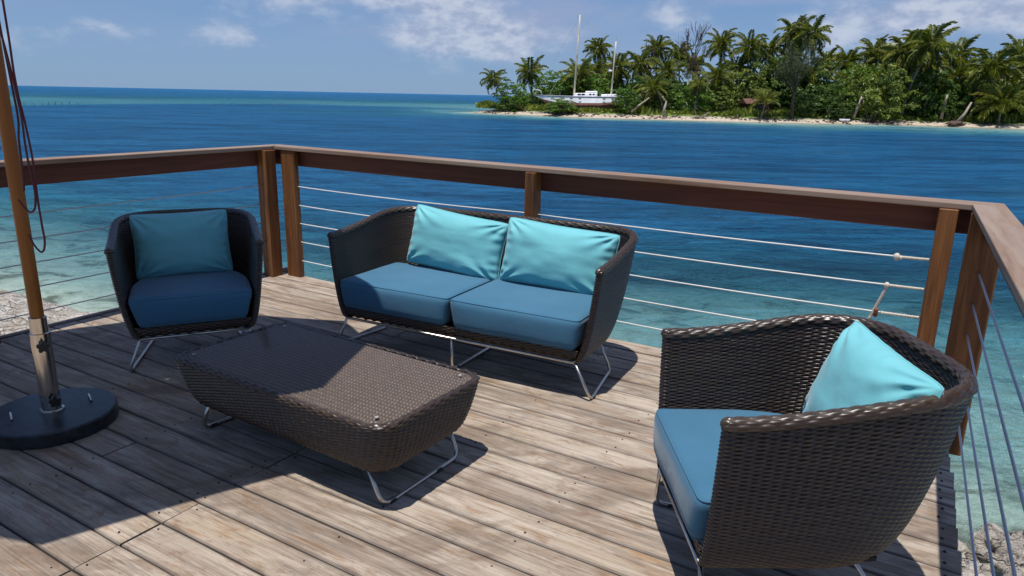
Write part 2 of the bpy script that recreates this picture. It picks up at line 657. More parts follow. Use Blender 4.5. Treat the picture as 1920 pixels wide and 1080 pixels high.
def vnoise(x, y, s, seed=0):
    """smooth value noise on arrays"""
    X = x / s + seed * 17.3
    Y = y / s + seed * 9.1
    xi = np.floor(X).astype(np.int64)
    yi = np.floor(Y).astype(np.int64)
    fx = X - xi
    fy = Y - yi
    fx = fx * fx * (3 - 2 * fx)
    fy = fy * fy * (3 - 2 * fy)

    def h(a, b):
        n_ = (a * 374761393 + b * 668265263 + seed * 144665) & 0x7fffffff
        n_ = ((n_ ^ (n_ >> 13)) * 1274126177) & 0x7fffffff
        return ((n_ ^ (n_ >> 16)) & 0xffff) / 65535.0
    return (h(xi, yi) * (1 - fx) + h(xi + 1, yi) * fx) * (1 - fy) + (h(xi, yi + 1) * (1 - fx) + h(xi + 1, yi + 1) * fx) * fy


def fbm(x, y, s, octv=4, seed=0):
    a = 0
    k = 1.0
    tot = 0
    for i in range(octv):
        a = a + vnoise(x, y, s / 2 ** i, seed + i) * k
        tot += k
        k *= .5
    return a / tot - .5


def water_depth(x, y):
    """depth of the lagoon in metres at a place"""
    u = x * U[0] + y * U[1]
    v = x * V[0] + y * V[1]
    r = np.hypot(x, y)
    # own shore, running roughly along the deck edge
    vv = v - 5.0 - np.interp(u, [-21, -9, -4, 1], [-.55, 0, .2, -.15])
    wig = fbm(x, y, 6.0, 3, 3)
    vv = vv + wig * 3.0 * np.clip(vv / 5, 0, 1)
    w = 1.0 + np.clip((u + 6) / 12, -.15, .30)
    d = np.interp(vv / w, [-8, -1, 0, 1.5, 4, 6.5, 9, 12, 17, 30], [-1.3, -.35, 0, .7, 1.25, 2.1, 4.0, 7.0, 10.0, 12.0])
    # outer reef flat beyond the channel
    az = np.arctan2(x, y)
    rn = np.interp(az, [-1.6, -.9, -.60, -.47, -.285, -.05, 0.0, .2], [80, 110, 128, 150, 168, 150, 150, 160])
    rn = rn + fbm(x, y, 40.0, 3, 8) * 20
    t = np.clip((r - rn) / 14, 0, 1)
    flat = 1.9 + fbm(x, y, 45, 4, 5) * 1.8 - np.clip((az + .35) / .35, 0, 1) * .7
    flat = np.maximum(flat, .6)
    far = np.interp(r + fbm(x, y, 120, 2, 15) * 150, [0, 260, 520, 1500], [0, 0, 7.0, 22])
    d2 = flat + far
    t = t * t * (3 - 2 * t)
    reef = np.where(az < .9, 1, 0)
    d = np.where(r > 60, d * (1 - t * reef) + d2 * t * reef, d)
    # island shallows
    di = seg_dist(x, y, ISL)
    ins = inside(x, y, ISL)
    right = np.clip((x - 20) / 40, 0, 1)
    pt = 1 + fbm(x, y, 14, 3, 71) * 1.6
    di_ = di
    di = di / pt
    lim = np.interp(di, [0, 3, 8, 16, 24, 32], [0, .5, 1.5, 3.2, 6, 12])
    lim2 = np.interp(di, [0, 5, 16, 30, 44, 56], [0, .5, 1.2, 2.6, 6, 12])
    lim = lim * (1 - right) + lim2 * right
    d = np.minimum(d, np.where(ins, -di_ * .13, lim))
    return d


def polar_grid(a0, a1, na, rs):
    az = np.linspace(a0, a1, na)
    A, Rr = np.meshgrid(az, rs, indexing='xy')
    X = np.sin(A) * Rr
    Y = np.cos(A) * Rr
    nr = len(rs)
    idx = np.arange(nr * na).reshape(nr, na)
    f = np.stack([idx[:-1, :-1], idx[:-1, 1:], idx[1:, 1:], idx[1:, :-1]], -1).reshape(-1, 4)
    return X.ravel(), Y.ravel(), f[:, ::-1]


SEAM = []
for rs in (np.concatenate([[0.05], np.geomspace(1.2, 60, 120)]), np.concatenate([np.geomspace(60, 700, 150), np.geomspace(730, 9000, 45)])):
    X, Y, F = polar_grid(-PI, PI, 640, rs)
    SEAM.append(mesh_np('sea', np.stack([X, Y, np.full_like(X, SEA)], -1), F[:, ::-1].copy(), True, {'depth': water_depth(X, Y)}))


def water_mat():
    m, t, b, o = new_mat('lagoon_water')
    t.n.remove(b)
    at = t.add('ShaderNodeAttribute', attribute_name='depth')
    d = at.outputs['Fac']
    geo = t.add('ShaderNodeNewGeometry')
    pos = geo.outputs['Position']
    big = t.noise(pos, .035, 5, .6, .6).outputs[0]
    strk = t.noise(t.mapping(pos, (.10, .32, 1), (0, 0, .25)), 1.0, 6, .62, .5).outputs[0]
    lay1 = t.noise(t.mapping(pos, (.024, .070, 1), (0, 0, -.12)), 1.0, 7, .70, 1.6).outputs[0]
    lay2 = t.noise(t.mapping(pos, (.055, .24, 1), (0, 0, .10)), 1.0, 5, .62, .7).outputs[0]
    d2 = t.math('MULTIPLY', d, t.math('ADD', t.math('MULTIPLY', big, 1.1), .45))
    dn = t.math('DIVIDE', d2, 12.0)
    body = t.ramp(dn, [(0.0, (.22, .40, .40)), (.08, (.10, .42, .55)), (.18, (.040, .27, .41)),
                       (.32, (.024, .205, .370)), (.60, (.020, .172, .365)), (1.0, (.019, .155, .345))])
    body = t.mix(t.math('MULTIPLY', t.smooth(strk, .48, .66), .55), body, (.006, .060, .150))
    lay = t.math('ADD', t.math('MULTIPLY', t.smooth(lay1, .46, .64), .50), t.math('MULTIPLY', t.smooth(lay2, .48, .60), .45))
    ch = t.noise(t.mapping(pos, (.42, 1.25, 1), (0, 0, .2)), 1.0, 5, .68, 1.2).outputs[0]
    ch2 = t.noise(t.mapping(pos, (.12, .55, 1), (0, 0, -.1)), 1.0, 5, .68, 1.4).outputs[0]
    chop = t.math('ADD', t.math('MULTIPLY', t.smooth(ch, .50, .62), .38), t.math('MULTIPLY', t.smooth(ch2, .50, .60), .38))
    body = t.mix(t.math('MULTIPLY', lay, .75), body, (.006, .062, .155))
    body = t.mix(t.math('MULTIPLY', chop, t.smooth(d, .4, 3.0)), body, (.005, .048, .125))  # ripple noise paints the darker wave faces into the body colour
    hi = t.math('MULTIPLY', t.smooth(lay1, .46, .34), t.smooth(d, 3.0, 7.0))
    body = t.mix(t.math('MULTIPLY', hi, .5), body, (.030, .140, .235))
    op = t.math('SUBTRACT', 1.0, t.math('EXPONENT', t.math('MULTIPLY', d, -.44)), clamp=True)
    op = t.math('MULTIPLY', op, 1.0, clamp=True)
    # waves
    w1 = t.noise(t.mapping(pos, (1.0, 2.1, 1), (0, 0, .35)), .9, 6, .62, .9).outputs[0]
    w2 = t.noise(t.mapping(pos, (1.0, 1.7, 1), (0, 0, -.3)), 4.2, 5, .62, 1.1).outputs[0]
    w3 = t.noise(t.mapping(pos, (1.0, 3.0, 1), (0, 0, .15)), .16, 5, .6, .4).outputs[0]
    n0 = t.bump(w3, 1.0, 3.2)
    n1 = t.bump(w1, 1.0, .75, n0)
    n2 = t.bump(w2, .9, .13, n1)
    dif = t.add('ShaderNodeBsdfDiffuse')
    t.link(body, dif.inputs[0])
    t.link(n2, dif.inputs['Normal'])
    trn = t.add('ShaderNodeBsdfTransparent')
    tint = t.mix(t.math('MULTIPLY', d, .45, clamp=True), (.90, .97, .95), t.mix(t.smooth(t.math('ADD', t.math('MULTIPLY', w1, .5), t.math('MULTIPLY', w2, .5)), .38, .62), (.29, .69, .80), (.56, .91, .98)))
    t.link(tint, trn.inputs[0])
    mx = t.add('ShaderNodeMixShader')
    t.link(op, mx.inputs[0])
    t.link(trn.outputs[0], mx.inputs[1])
    t.link(dif.outputs[0], mx.inputs[2])
    gl = t.add('ShaderNodeBsdfGlossy')
    gl.inputs['Roughness'].default_value = .09
    gl.inputs[0].default_value = (.85, .92, 1, 1)
    t.link(n2, gl.inputs['Normal'])
    fr = t.add('ShaderNodeFresnel')
    fr.inputs[0].default_value = 1.33
    t.link(n2, fr.inputs['Normal'])
    ff = t.math('MULTIPLY', fr.outputs[0], .50)
    mx2 = t.add('ShaderNodeMixShader')
    t.link(ff, mx2.inputs[0])
    t.link(mx.outputs[0], mx2.inputs[1])
    t.link(gl.outputs[0], mx2.inputs[2])
    t.link(mx2.outputs[0], o.inputs[0])
    return m


M['water'] = water_mat()
sea = obj('lagoon_water', SEAM[0], M['water'])
tag(sea, kind='structure', label='blue lagoon water, turquoise over the shallows by the deck')
sea2 = obj('sea', SEAM[1], M['water'])
tag(sea2, kind='structure', label='open sea and far lagoon up to the horizon')


def bed_mat():
    m, t, b, o = new_mat('lagoon_bed')
    geo = t.add('ShaderNodeNewGeometry')
    pos = geo.outputs['Position']
    n1 = t.noise(pos, 1.0, 8, .66, .8).outputs[0]
    n2 = t.noise(pos, 2.6, 6, .65, .9).outputs[0]
    vor = t.add('ShaderNodeTexVoronoi')
    t.link(t.mapping(pos, (1, 1, 1)), vor.inputs['Vector'])
    vor.inputs['Scale'].default_value = 1.3
    c = t.mix(t.smooth(n2, .3, .7), (.42, .45, .38), (.66, .68, .60))
    c = t.mix(t.math('MULTIPLY', t.smooth(n1, .50, .62), .90), c, (.12, .115, .075))
    c = t.mix(t.math('MULTIPLY', t.smooth(n2, .57, .68), .55), c, (.16, .17, .10))
    c = t.mix(t.math('MULTIPLY', t.smooth(vor.outputs['Distance'], .30, .12), .35), c, (.62, .58, .45))
    t.link(c, b.inputs['Base Color'])
    b.inputs['Roughness'].default_value = .95
    t.link(t.bump(t.math('ADD', n1, n2), .8, .12), b.inputs['Normal'])
    return m


M['bed'] = bed_mat()
rs = np.concatenate([[0.05], np.geomspace(1.2, 45, 150), np.geomspace(47, 300, 40), np.geomspace(330, 6000, 12)])
X, Y, F = polar_grid(-1.9, 1.9, 420, rs)
dep = water_depth(X, Y)
rough_ = fbm(X, Y, 1.6, 5, 21)
lump = np.clip(fbm(X, Y, 2.2, 3, 33) * 3.2, 0, 1) * .9
Z = SEA - np.clip(dep, -3, 12) * .25 + (rough_ * .22 + lump * .12) * np.clip(dep * 1.5, 0, 1)
Z = np.minimum(Z, SEA - .06 * np.clip(dep * 8, -1, 1))
Z = np.where((dep < .15) & (np.hypot(X, Y) > 60), np.minimum(Z, SEA - .1), Z)
me = mesh_np('lagoon_bed', np.stack([X, Y, Z], -1), F, True)
bed = obj('lagoon_bed', me, M['bed'])
tag(bed, kind='structure', label='sandy lagoon floor with dark coral patches')


# island ground
def isl_mat():
    m, t, b, o = new_mat('island_ground')
    at = t.add('ShaderNodeAttribute', attribute_name='inland')
    geo = t.add('ShaderNodeNewGeometry')
    pos = geo.outputs['Position']
    n1 = t.noise(pos, .5, 6, .65, .6).outputs[0]
    n2 = t.noise(pos, 3.0, 6, .7, .6).outputs[0]
    sand = t.mix(t.smooth(n2, .3, .7), (.36, .29, .215), (.60, .525, .42))
    sand = t.mix(t.math('MULTIPLY', t.smooth(n1, .52, .70), .7), sand, (.17, .125, .095))
    grass = t.mix(t.smooth(n1, .3, .7), (.07, .12, .018), (.13, .20, .03))
    grass = t.mix(t.math('MULTIPLY', t.smooth(n2, .5, .75), .5), grass, (.16, .15, .06))
    f = t.smooth(t.math('ADD', at.outputs['Fac'], t.math('MULTIPLY', t.math('SUBTRACT', n1, .5), 2.2)), 2.6, 3.6)
    c = t.mix(f, sand, grass)
    wet = t.smooth(at.outputs['Fac'], .7, .2)
    c = t.mix(t.math('MULTIPLY', wet, .55), c, (.25, .22, .17))
    t.link(c, b.inputs['Base Color'])
    b.inputs['Roughness'].default_value = .95
    t.link(t.bump(n2, .8, .15), b.inputs['Normal'])
    return m


M['isle'] = isl_mat()
xs = np.arange(-14, 196, .7)
ys = np.arange(84, 220, .7)
XX, YY = np.meshgrid(xs, ys)
di = seg_dist(XX, YY, ISL)
ins = inside(XX, YY, ISL)
sg = np.where(ins, di, -di)
sgn = sg + fbm(XX, YY, 5, 3, 2) * 1.6
Z = SEA + np.interp(sgn, [-6, 0, 1.2, 3.2, 4.2, 12, 60], [-1.2, -.02, .22, .50, .82, 1.15, 1.4]) + fbm(XX, YY, 2.0, 3, 4) * .22 * np.clip(sgn, 0, 1)
keep = (sg > -5)
idx = np.arange(XX.size).reshape(XX.shape)
kf = keep[:-1, :-1] & keep[:-1, 1:] & keep[1:, 1:] & keep[1:, :-1]
F = np.stack([idx[:-1, :-1], idx[:-1, 1:], idx[1:, 1:], idx[1:, :-1]], -1)[kf]
used, inv = np.unique(F, return_inverse=True)
Vt = np.stack([XX.ravel(), YY.ravel(), Z.ravel()], -1)[used]
me = mesh_np('island_ground', Vt, inv.reshape(-1, 4), True, {'inland': sgn.ravel()[used]})
tag(obj('island_ground', me, M['isle']), kind='structure', label='low coral island with a sand and rubble beach')


def ground_z(x, y):
    d = float(seg_dist(np.array([x]), np.array([y]), ISL)[0])
    i = bool(inside(np.array([x]), np.array([y]), ISL)[0])
    s_ = d if i else -d
    return SEA + float(np.interp(s_, [-6, 0, 1.2, 3.2, 4.2, 12, 60], [-1.2, -.02, .22, .50, .82, 1.15, 1.4]))


# rock shelf at the left of the deck and shore under the deck
def rock_mat():
    m, t, b, o = new_mat('pale_coral_rock')
    geo = t.add('ShaderNodeNewGeometry')
    pos = geo.outputs['Position']
    n1 = t.noise(pos, 1.6, 7, .65, .8).outputs[0]
    n2 = t.noise(pos, 7, 6, .7, .7).outputs[0]
    n3 = t.noise(pos, 26, 5, .7, .4).outputs[0]
    vo = t.add('ShaderNodeTexVoronoi', feature='DISTANCE_TO_EDGE')
    wv_ = t.add('ShaderNodeVectorMath', operation='ADD')
    t.link(t.mapping(pos, (1, 1.7, 1), (0, 0, R(31))), wv_.inputs[0])
    nv_ = t.noise(pos, 2.3, 4, .6)
    t.link(nv_.outputs['Color'], wv_.inputs[1])
    t.link(wv_.outputs[0], vo.inputs['Vector'])
    vo.inputs['Scale'].default_value = 2.6
    crack = t.smooth(vo.outputs['Distance'], .055, .0)
    c = t.mix(t.smooth(n1, .35, .65), (.44, .39, .33), (.70, .66, .59))
    c = t.mix(t.math('MULTIPLY', t.smooth(n2, .50, .66), .65), c, (.30, .21, .125))
    c = t.mix(t.math('MULTIPLY', t.smooth(n3, .52, .64), .75), c, (.08, .065, .05))
    c = t.mix(t.math('MULTIPLY', t.smooth(n3, .42, .28), .45), c, (.70, .66, .58))
    c = t.mix(t.math('MULTIPLY', crack, .42), c, (.12, .095, .075))
    t.link(c, b.inputs['Base Color'])
    b.inputs['Roughness'].default_value = .92
    t.link(t.bump(t.math('SUBTRACT', t.math('ADD', n2, t.math('MULTIPLY', n3, .5)), t.math('MULTIPLY', crack, .35)), 1.0, .08), b.inputs['Normal'])
    return m


M['rock'] = rock_mat()
us = np.arange(-22, 12, .09)
vs = np.arange(-8, 6.6, .09)
UU, VV = np.meshgrid(us, vs)
XX = UU * U[0] + VV * V[0]
YY = UU * U[1] + VV * V[1]
dd = water_depth(XX, YY)
lay = fbm(XX, YY, 2.6, 4, 41)
Zb = SEA + np.interp(-dd, [-1.2, -.40, -.15, 0.0, .12, 1.3], [-1.6, -.85, -.25, .0, .22, .62])
st = fbm(UU, VV * 2.5, 1.3, 4, 12)
led = np.round((lay * 1.3 + st * .5) * 6) / 6 * .32
Z = Zb + (led + fbm(XX, YY, .55, 4, 61) * .20) * np.clip(1.1 - dd * 2, 0, 1)
Z = np.where((UU > -5.4) & (UU < .5) & (VV < 4.6), np.minimum(Z, -.55), Z)
Z = Z - .55 * np.clip((UU + 2) / 2, 0, 1) * np.clip((VV - 3.2) / 1.5, 0, 1)
Z = np.minimum(Z, -.42 + 0 * Z)
keep = dd < .42
kf = keep[:-1, :-1] & keep[:-1, 1:] & keep[1:, 1:] & keep[1:, :-1]
idx = np.arange(XX.size).reshape(XX.shape)
F = np.stack([idx[:-1, :-1], idx[:-1, 1:], idx[1:, 1:], idx[1:, :-1]], -1)[kf]
used, inv = np.unique(F, return_inverse=True)
me = mesh_np('rock_shelf', np.stack([XX.ravel(), YY.ravel(), Z.ravel()], -1)[used], inv.reshape(-1, 4), True)
tag(obj('rock_shelf', me, M['rock']), kind='structure', label='pale layered coral rock along the waterline')


# boulders at the right-hand shore
def rock_mesh(seed, sub=3):
    import bmesh
    bm = bmesh.new()
    bmesh.ops.create_icosphere(bm, subdivisions=sub, radius=1)
    for v in bm.verts:
        n_ = v.co.normalized()
        k = 1 + .42 * mnoise.noise(n_ * 1.4 + Vector((seed * 3.1, 0, 0))) + .26 * mnoise.noise(n_ * 3.6 + Vector((seed, 5, 0))) + .12 * mnoise.noise(n_ * 9 + Vector((seed, 1, 0)))
        v.co = Vector((n_.x * k, n_.y * k * .8, n_.z * k * .62))
    me_ = bpy.data.meshes.new('boulder')
    bm.to_mesh(me_)
    bm.free()
    me_.polygons.foreach_set('use_smooth', np.ones(len(me_.polygons), dtype=bool))
    me_.materials.append(M['rock'])
    return me_


RM = [rock_mesh(i) for i in range(5)]
BO = []
_r = random.Random(44)
for gx in range(9):
    for gy in range(5):
        BO.append((2.15 + gx * .34 + _r.uniform(-.1, .1), 2.75 + gy * .33 + _r.uniform(-.1, .1), _r.uniform(.13, .22)))
for i, (x, y, s_) in enumerate(BO):
    o = obj('boulder', RM[i % 5], None, None, (x, y, SEA + .14 + (4.1 - y) * .12 + .08 * random.random()))
    o.rotation_euler = (random.uniform(-.3, .3), random.uniform(-.3, .3), random.uniform(0, 6))
    o.scale = (s_, s_ * random.uniform(.8, 1.2), s_ * random.uniform(.7, 1.1))
    tag(o, 'tan and grey boulder at the waterline below the right-hand end of the deck', 'rock', 'boulders by the right end of the deck')

# ------------------------------------------------------------------ deck
deck = empty('deck', (0, 0, 0), 0)
tag(deck, kind='structure', label='weathered grey brown timber deck over the water')
PITCH = .1605
BW = .1540


def right_edge(v):
    return .215 + (3.498 - v) * .0415


def plank_mesh(L, seed):
    n = max(3, int(L / .11))
    r_ = np.random.default_rng(seed)
    xs_ = np.linspace(0, L, n + 1)
    j1 = np.convolve(r_.normal(0, 1, n + 9), np.ones(5) / 5, 'same')[4:4 + n + 1] * .0016
    j2 = np.convolve(r_.normal(0, 1, n + 9), np.ones(5) / 5, 'same')[4:4 + n + 1] * .0016
    zz = np.convolve(r_.normal(0, 1, n + 13), np.ones(9) / 9, 'same')[6:6 + n + 1] * .0016
    w = BW / 2
    vs_ = []
    cup = r_.uniform(-.0012, .0012)
    e0, e1 = r_.uniform(0, .006), r_.uniform(0, .006)
    for i, x in enumerate(xs_):
        if i == 0:
            x += e0
        if i == n:
            x -= e1
        a = -w + j1[i]
        b_ = w + j2[i]
        z = zz[i]
        dip = -.0025 if i in (0, n) else 0
        vs_ += [(x, a, -.03), (x, a, -.004 + z + dip), (x, a + .004, z + dip), (x, 0, z + cup + dip), (x, b_ - .004, z + dip), (x, b_, -.004 + z + dip), (x, b_, -.03)]
    k = 7
    fs_ = []
    for i in range(n):
        for j in range(k):
            j2_ = (j + 1) % k
            fs_.append([i * k + j, (i + 1) * k + j, (i + 1) * k + j2_, i * k + j2_])
    fs_.append(list(range(k)))
    fs_.append([n * k + q for q in range(k - 1, -1, -1)])
    me_ = bpy.data.meshes.new('plank')
    me_.from_pydata(vs_, [], fs_)
    me_.materials.append(M['deck'])
    return me_


JOINTS = {}
v0 = 1.171 + PITCH / 2
screws = MB()
joists = [-4.80, -4.25, -3.62, -2.96, -2.29, -1.68, -1.12, -.52, .05]
kmin, kmax = -24, 19
for k in range(kmin, kmax):
    vc = v0 + k * PITCH
    ue = right_edge(vc) + random.uniform(-.006, .006)
    if vc + BW / 2 > 4.315:
        continue
    cuts = [-4.955, -2.29, ue]
    if k in (-3, 2, 9, 14):
        cuts = [-4.955, -2.96, ue]
    if k in (-1, 6):
        cuts = [-4.955, -1.68, ue] if k == 6 else [-4.955, -2.29, ue]
    for a, b_ in zip(cuts[:-1], cuts[1:]):
        L = b_ - a - .003
        me = plank_mesh(L, k * 7 + int(a * 10) + 400)
        o = obj('plank', me, None, deck, uv(a, vc, random.uniform(-.0012, .0012)), DROT)
    for ju in joists + [-2.35]:
        for dv in (-.045, .045):
            if random.random() < .34:
                continue
            uu = ju + (.03 if ju in cuts else 0) + random.uniform(-.012, .012)
            p = uv(uu, vc + dv + random.uniform(-.006, .006), .0)
            rr = random.uniform(.0030, .0046)
            screws.lathe([(rr, -.004), (rr, .0012), (rr * .6, .0004)], (p[0], p[1], .0010), 8)
    # deck end screws near the right edge
    for dv in (-.04, .035):
        p = uv(ue - .06 + random.uniform(-.01, .01), vc + dv, 0)
        screws.lathe([(.0055, -.004), (.0055, .0014), (.003, .0006)], (p[0], p[1], .0010), 8)
o = screws.build('screw_heads', M['screw'], deck)
o['kind'] = 'stuff'
# joists and edge beams under the boards
for ju in joists:
    c = uv(ju, 1.0, -.11)
    MB().box((0, 0, 0), (.05, 6.5, .155), bev=.003).build('joist', M['beam'], deck, loc=c, rotz=DROT)
# front and side fascia of the platform
b_ = MB().box((0, 0, 0), (5.15, .035, .18), bev=.003)
b_.build('edge_board', M['beam'], deck, loc=uv(-2.38, 4.292, -.125), rotz=DROT)
b_ = MB().box((0, 0, 0), (.06, 6.9, .035), bev=.003)
b_.build('edge_board', M['beam'], deck, loc=uv(-4.99, .90, -.012), rotz=DROT)
b_ = MB().box((0, 0, 0), (.035, 6.9, .15), bev=.003)
b_.build('edge_board', M['beam'], deck, loc=uv(-4.985, .90, -.108), rotz=DROT)
for (pu, pv) in [(-4.8, 4.1), (-2.4, 4.1), (.0, 4.05), (-4.8, 1.8), (-2.4, 1.8), (.1, 1.8), (-4.8, -.6), (.2, -.6)]:
    c = uv(pu, pv, 0)
    MB().box((0, 0, -1.30), (.14, .14, 2.2), DROT, .006).build('pile', M['beam'], deck, loc=(c[0], c[1], 0))

# ------------------------------------------------------------------ railings
CABZ = [.780, .622, .468, .309, .145]


def post(parent, u, v, wu, wv, z0, z1, rot=DROT, sp=None, lean=(0, 0)):
    """post stands along local x so that the grain runs with it"""
    c = uv(u, v, 0)
    L = z1 - z0
    mb = MB().box((0, 0, 0), (L, wv, wu), bev=.004)
    o_ = obj('post', mb.mesh('post'), M['post'], parent)
    # local x -> up, local y -> v axis, local z -> u axis
    ca, sa = math.cos(rot), math.sin(rot)
    mx = Matrix(((lean[0], -sa, ca, c[0]), (lean[1], ca, sa, c[1]), (1, 0, 0, (z0 + z1) / 2), (0, 0, 0, 1)))
    o_.matrix_local = mx
    return o_


def board(name, parent, p0, p1, sec, mat, bev=.004):
    """long board from p0 to p1, sec = (horizontal width, height)"""
    p0, p1 = Vector(p0), Vector(p1)
    d = p1 - p0
    L = d.length
    o_ = obj(name, MB().box((0, 0, 0), (L, sec[0], sec[1]), bev=bev).mesh(name), mat, parent)
    x = d.normalized()
    y = Vector((0, 0, 1)).cross(x).normalized()
    z = x.cross(y)
    mid = (p0 + p1) / 2
    o_.matrix_local = Matrix(((x.x, y.x, z.x, mid.x), (x.y, y.y, z.y, mid.y), (x.z, y.z, z.z, mid.z), (0, 0, 0, 1)))
    return o_


def mitre(name, parent, pts, z0, z1, h, mat):
    """flat cap board given by four plan corners (far pair has its own height)"""
    vs_ = []
    for (p, zt) in zip(pts, (z0, z0, z1, z1)):
        vs_.append((p[0], p[1], zt - h))
    for (p, zt) in zip(pts, (z0, z0, z1, z1)):
        vs_.append((p[0], p[1], zt))
    me_ = bpy.data.meshes.new(name)
    me_.from_pydata(vs_, [], [[3, 2, 1, 0], [4, 5, 6, 7], [0, 1, 5, 4], [1, 2, 6, 5], [2, 3, 7, 6], [3, 0, 4, 7]])
    o_ = obj(name, me_, mat, parent)
    bv = o_.modifiers.new('b', 'BEVEL')
    bv.width = .004
    bv.segments = 2
    return o_


def cap_obj(name, parent, q, z0, z1, h=.03):
    """cap as local mesh whose x runs along the rail, for the grain"""
    c = (np.array(q[0]) + np.array(q[1]) + np.array(q[2]) + np.array(q[3])) / 4
    d = (np.array(q[2]) + np.array(q[3])) - (np.array(q[0]) + np.array(q[1]))
    a = math.atan2(d[1], d[0])
    ca, sa = math.cos(-a), math.sin(-a)
    lp = []
    for p in q:
        dx, dy = p[0] - c[0], p[1] - c[1]
        lp.append((dx * ca - dy * sa, dx * sa + dy * ca))
    o_ = mitre(name, parent, lp, z0, z1, h, M['cap'])
    o_.location = (c[0], c[1], 0)
    o_.rotation_euler = (0, 0, a)
    return o_


ER = R(61.4)                                   # direction of the right-hand rail
er = np.array([math.cos(ER), math.sin(ER), 0])
el = V
ZC = 1.105
# plan corners of the caps
OLc = np.array(uv(-4.985, 4.300))[:2]
ILc = np.array(uv(-4.845, 4.150))[:2]
ORc = np.array(uv(.262, 4.300))[:2]
IRc = np.array(uv(.125, 4.150))[:2]
back = empty('railing', uv(-2.4, 4.2, 0))
tag(back, 'long brown railing with white cables behind the sofa, facing the lagoon', 'railing')
left = empty('railing', uv(-4.9, 2, 0))
tag(left, 'brown railing with grey cables on the left, beyond the parasol pole', 'railing')
right = empty('railing', uv(.2, 2, 0))
tag(right, 'railing along the right edge of the deck with thick grey cables', 'railing')


def child_fix(o_, par):
    o_.matrix_parent_inverse = Matrix.Translation(par.location).inverted()


ZR_ = 1.080
gap = .0015
# back cap
q = [OLc + U[:2] * gap, ILc + U[:2] * gap, IRc - U[:2] * gap, ORc - U[:2] * gap]
o = cap_obj('cap_rail', back, q, ZC, ZR_)
child_fix(o, back)
# left cap
e0 = OLc - el[:2] * 6.2
e1 = ILc - el[:2] * 6.05
o = cap_obj('cap_rail', left, [ILc - V[:2] * gap - U[:2] * gap, OLc - V[:2] * gap - U[:2] * gap, e0, e1], ZC, ZC)
child_fix(o, left)
# right cap
e0 = ORc - er[:2] * 6.2
e1 = IRc - er[:2] * 6.05
o = cap_obj('cap_rail', right, [ORc - V[:2] * gap, IRc - V[:2] * gap, e1, e0], ZR_, ZR_)
child_fix(o, right)
# fascia boards under the caps
o = board('rail_board', back, uv(-4.93, 4.252, 1.008), uv(.21, 4.252, .983), (.038, .128), M['fascia'])
child_fix(o, back)
o = board('rail_board', left, uv(-4.935, 4.225, 1.008), uv(-4.935, -1.8, 1.008), (.038, .128), M['fascia'])
child_fix(o, left)
p0 = ORc - er[:2] * .09 + np.array([math.cos(ER + PI / 2), math.sin(ER + PI / 2)]) * .05
p1 = p0 - er[:2] * 5.8
o = board('rail_board', right, (p0[0], p0[1], .983), (p1[0], p1[1], .983), (.038, .128), M['fascia'])
child_fix(o, right)


def capz(u):
    return ZC + (ZR_ - ZC) * (u + 4.98) / 5.24 - .032


# posts of the back rail
for (u, v, wu, wv) in [(-4.70, 4.185, .150, .055), (-2.36, 4.175, .070, .108), (.03, 4.18, .085, .10)]:
    o = post(back, u, v, wu, wv, -.16 if v > 4.3 else .001, capz(u))
    child_fix(o, back)
for (u, v, wu, wv) in [(-4.875, 4.09, .112, .112), (-4.90, 1.9, .09, .1), (-4.90, -.4, .09, .1)]:
    o = post(left, u, v, wu, wv, .001, ZC - .032)
    child_fix(o, left)
for i, s_ in enumerate((.14, 2.9, 5.2)):
    p = (IRc + ORc) / 2 - er[:2] * s_
    uu, vv_ = p @ U[:2], p @ V[:2]
    o = post(right, uu + (.0 if i == 0 else .03), vv_, .150 if i == 0 else .09, .05 if i == 0 else .09, -.2, ZR_ - .032, ER - PI / 2)
    child_fix(o, right)

for z in CABZ:
    # back cable with a slight sag between posts
    pts = []
    spans = [(-4.72, -2.36), (-2.36, .03)]
    for a, b_ in spans:
        for i in range(13):
            t_ = i / 12
            pts.append(uv(a + (b_ - a) * t_, 4.195, z - .012 * 4 * t_ * (1 - t_) - .004 * (a + 4.7) / 4.7))
    o = MB().tube(pts, .0042, 8).build('cable', M['cable'], back, smooth=True)
    child_fix(o, back)
    pts = [uv(-4.90, 4.09 - t_ * 5.9 / 14, z - .01 * math.sin(t_ / 14 * PI)) for t_ in range(15)]
    o = MB().tube(pts, .0040, 8).build('cable', M['cable_grey'], left, smooth=True)
    child_fix(o, left)
    c0 = (IRc + ORc) / 2 - er[:2] * .12
    pts = []
    for i in range(20):
        t_ = i / 19
        p = c0 - er[:2] * 5.3 * t_
        pts.append((p[0], p[1], z - .02 - .012 * math.sin(t_ * PI)))
    o = MB().tube(pts, .0048, 8).build('cable', M['cable_grey'], right, smooth=True)
    child_fix(o, right)

# rope tied between the cables by the right-hand corner
rope = empty('tied_rope', uv(-.2, 4.19, .62))
tag(rope, 'short pale rope knotted between the cables near the right corner post', 'rope')


def twisted(p0, p1, rad=.007, turns=14, mat=None, name='rope_strand'):
    p0, p1 = Vector(p0), Vector(p1)
    d = (p1 - p0)
    x = d.normalized().cross(Vector((0, 1, .1))).normalized()
    y = d.normalized().cross(x)
    mb = MB()
    for ph in (0, PI):
        pts = []
        for i in range(turns * 8 + 1):
            t_ = i / (turns * 8)
            a = t_ * turns * 2 * PI + ph
            pts.append(p0 + d * t_ + (x * math.cos(a) + y * math.sin(a)) * rad * .55)
        mb.tube(pts, rad * .6, 5)
    return mb


def zc(u, z):
    t_ = (u + 2.36) / 2.39
    return z - .012 * 4 * t_ * (1 - t_) - .004


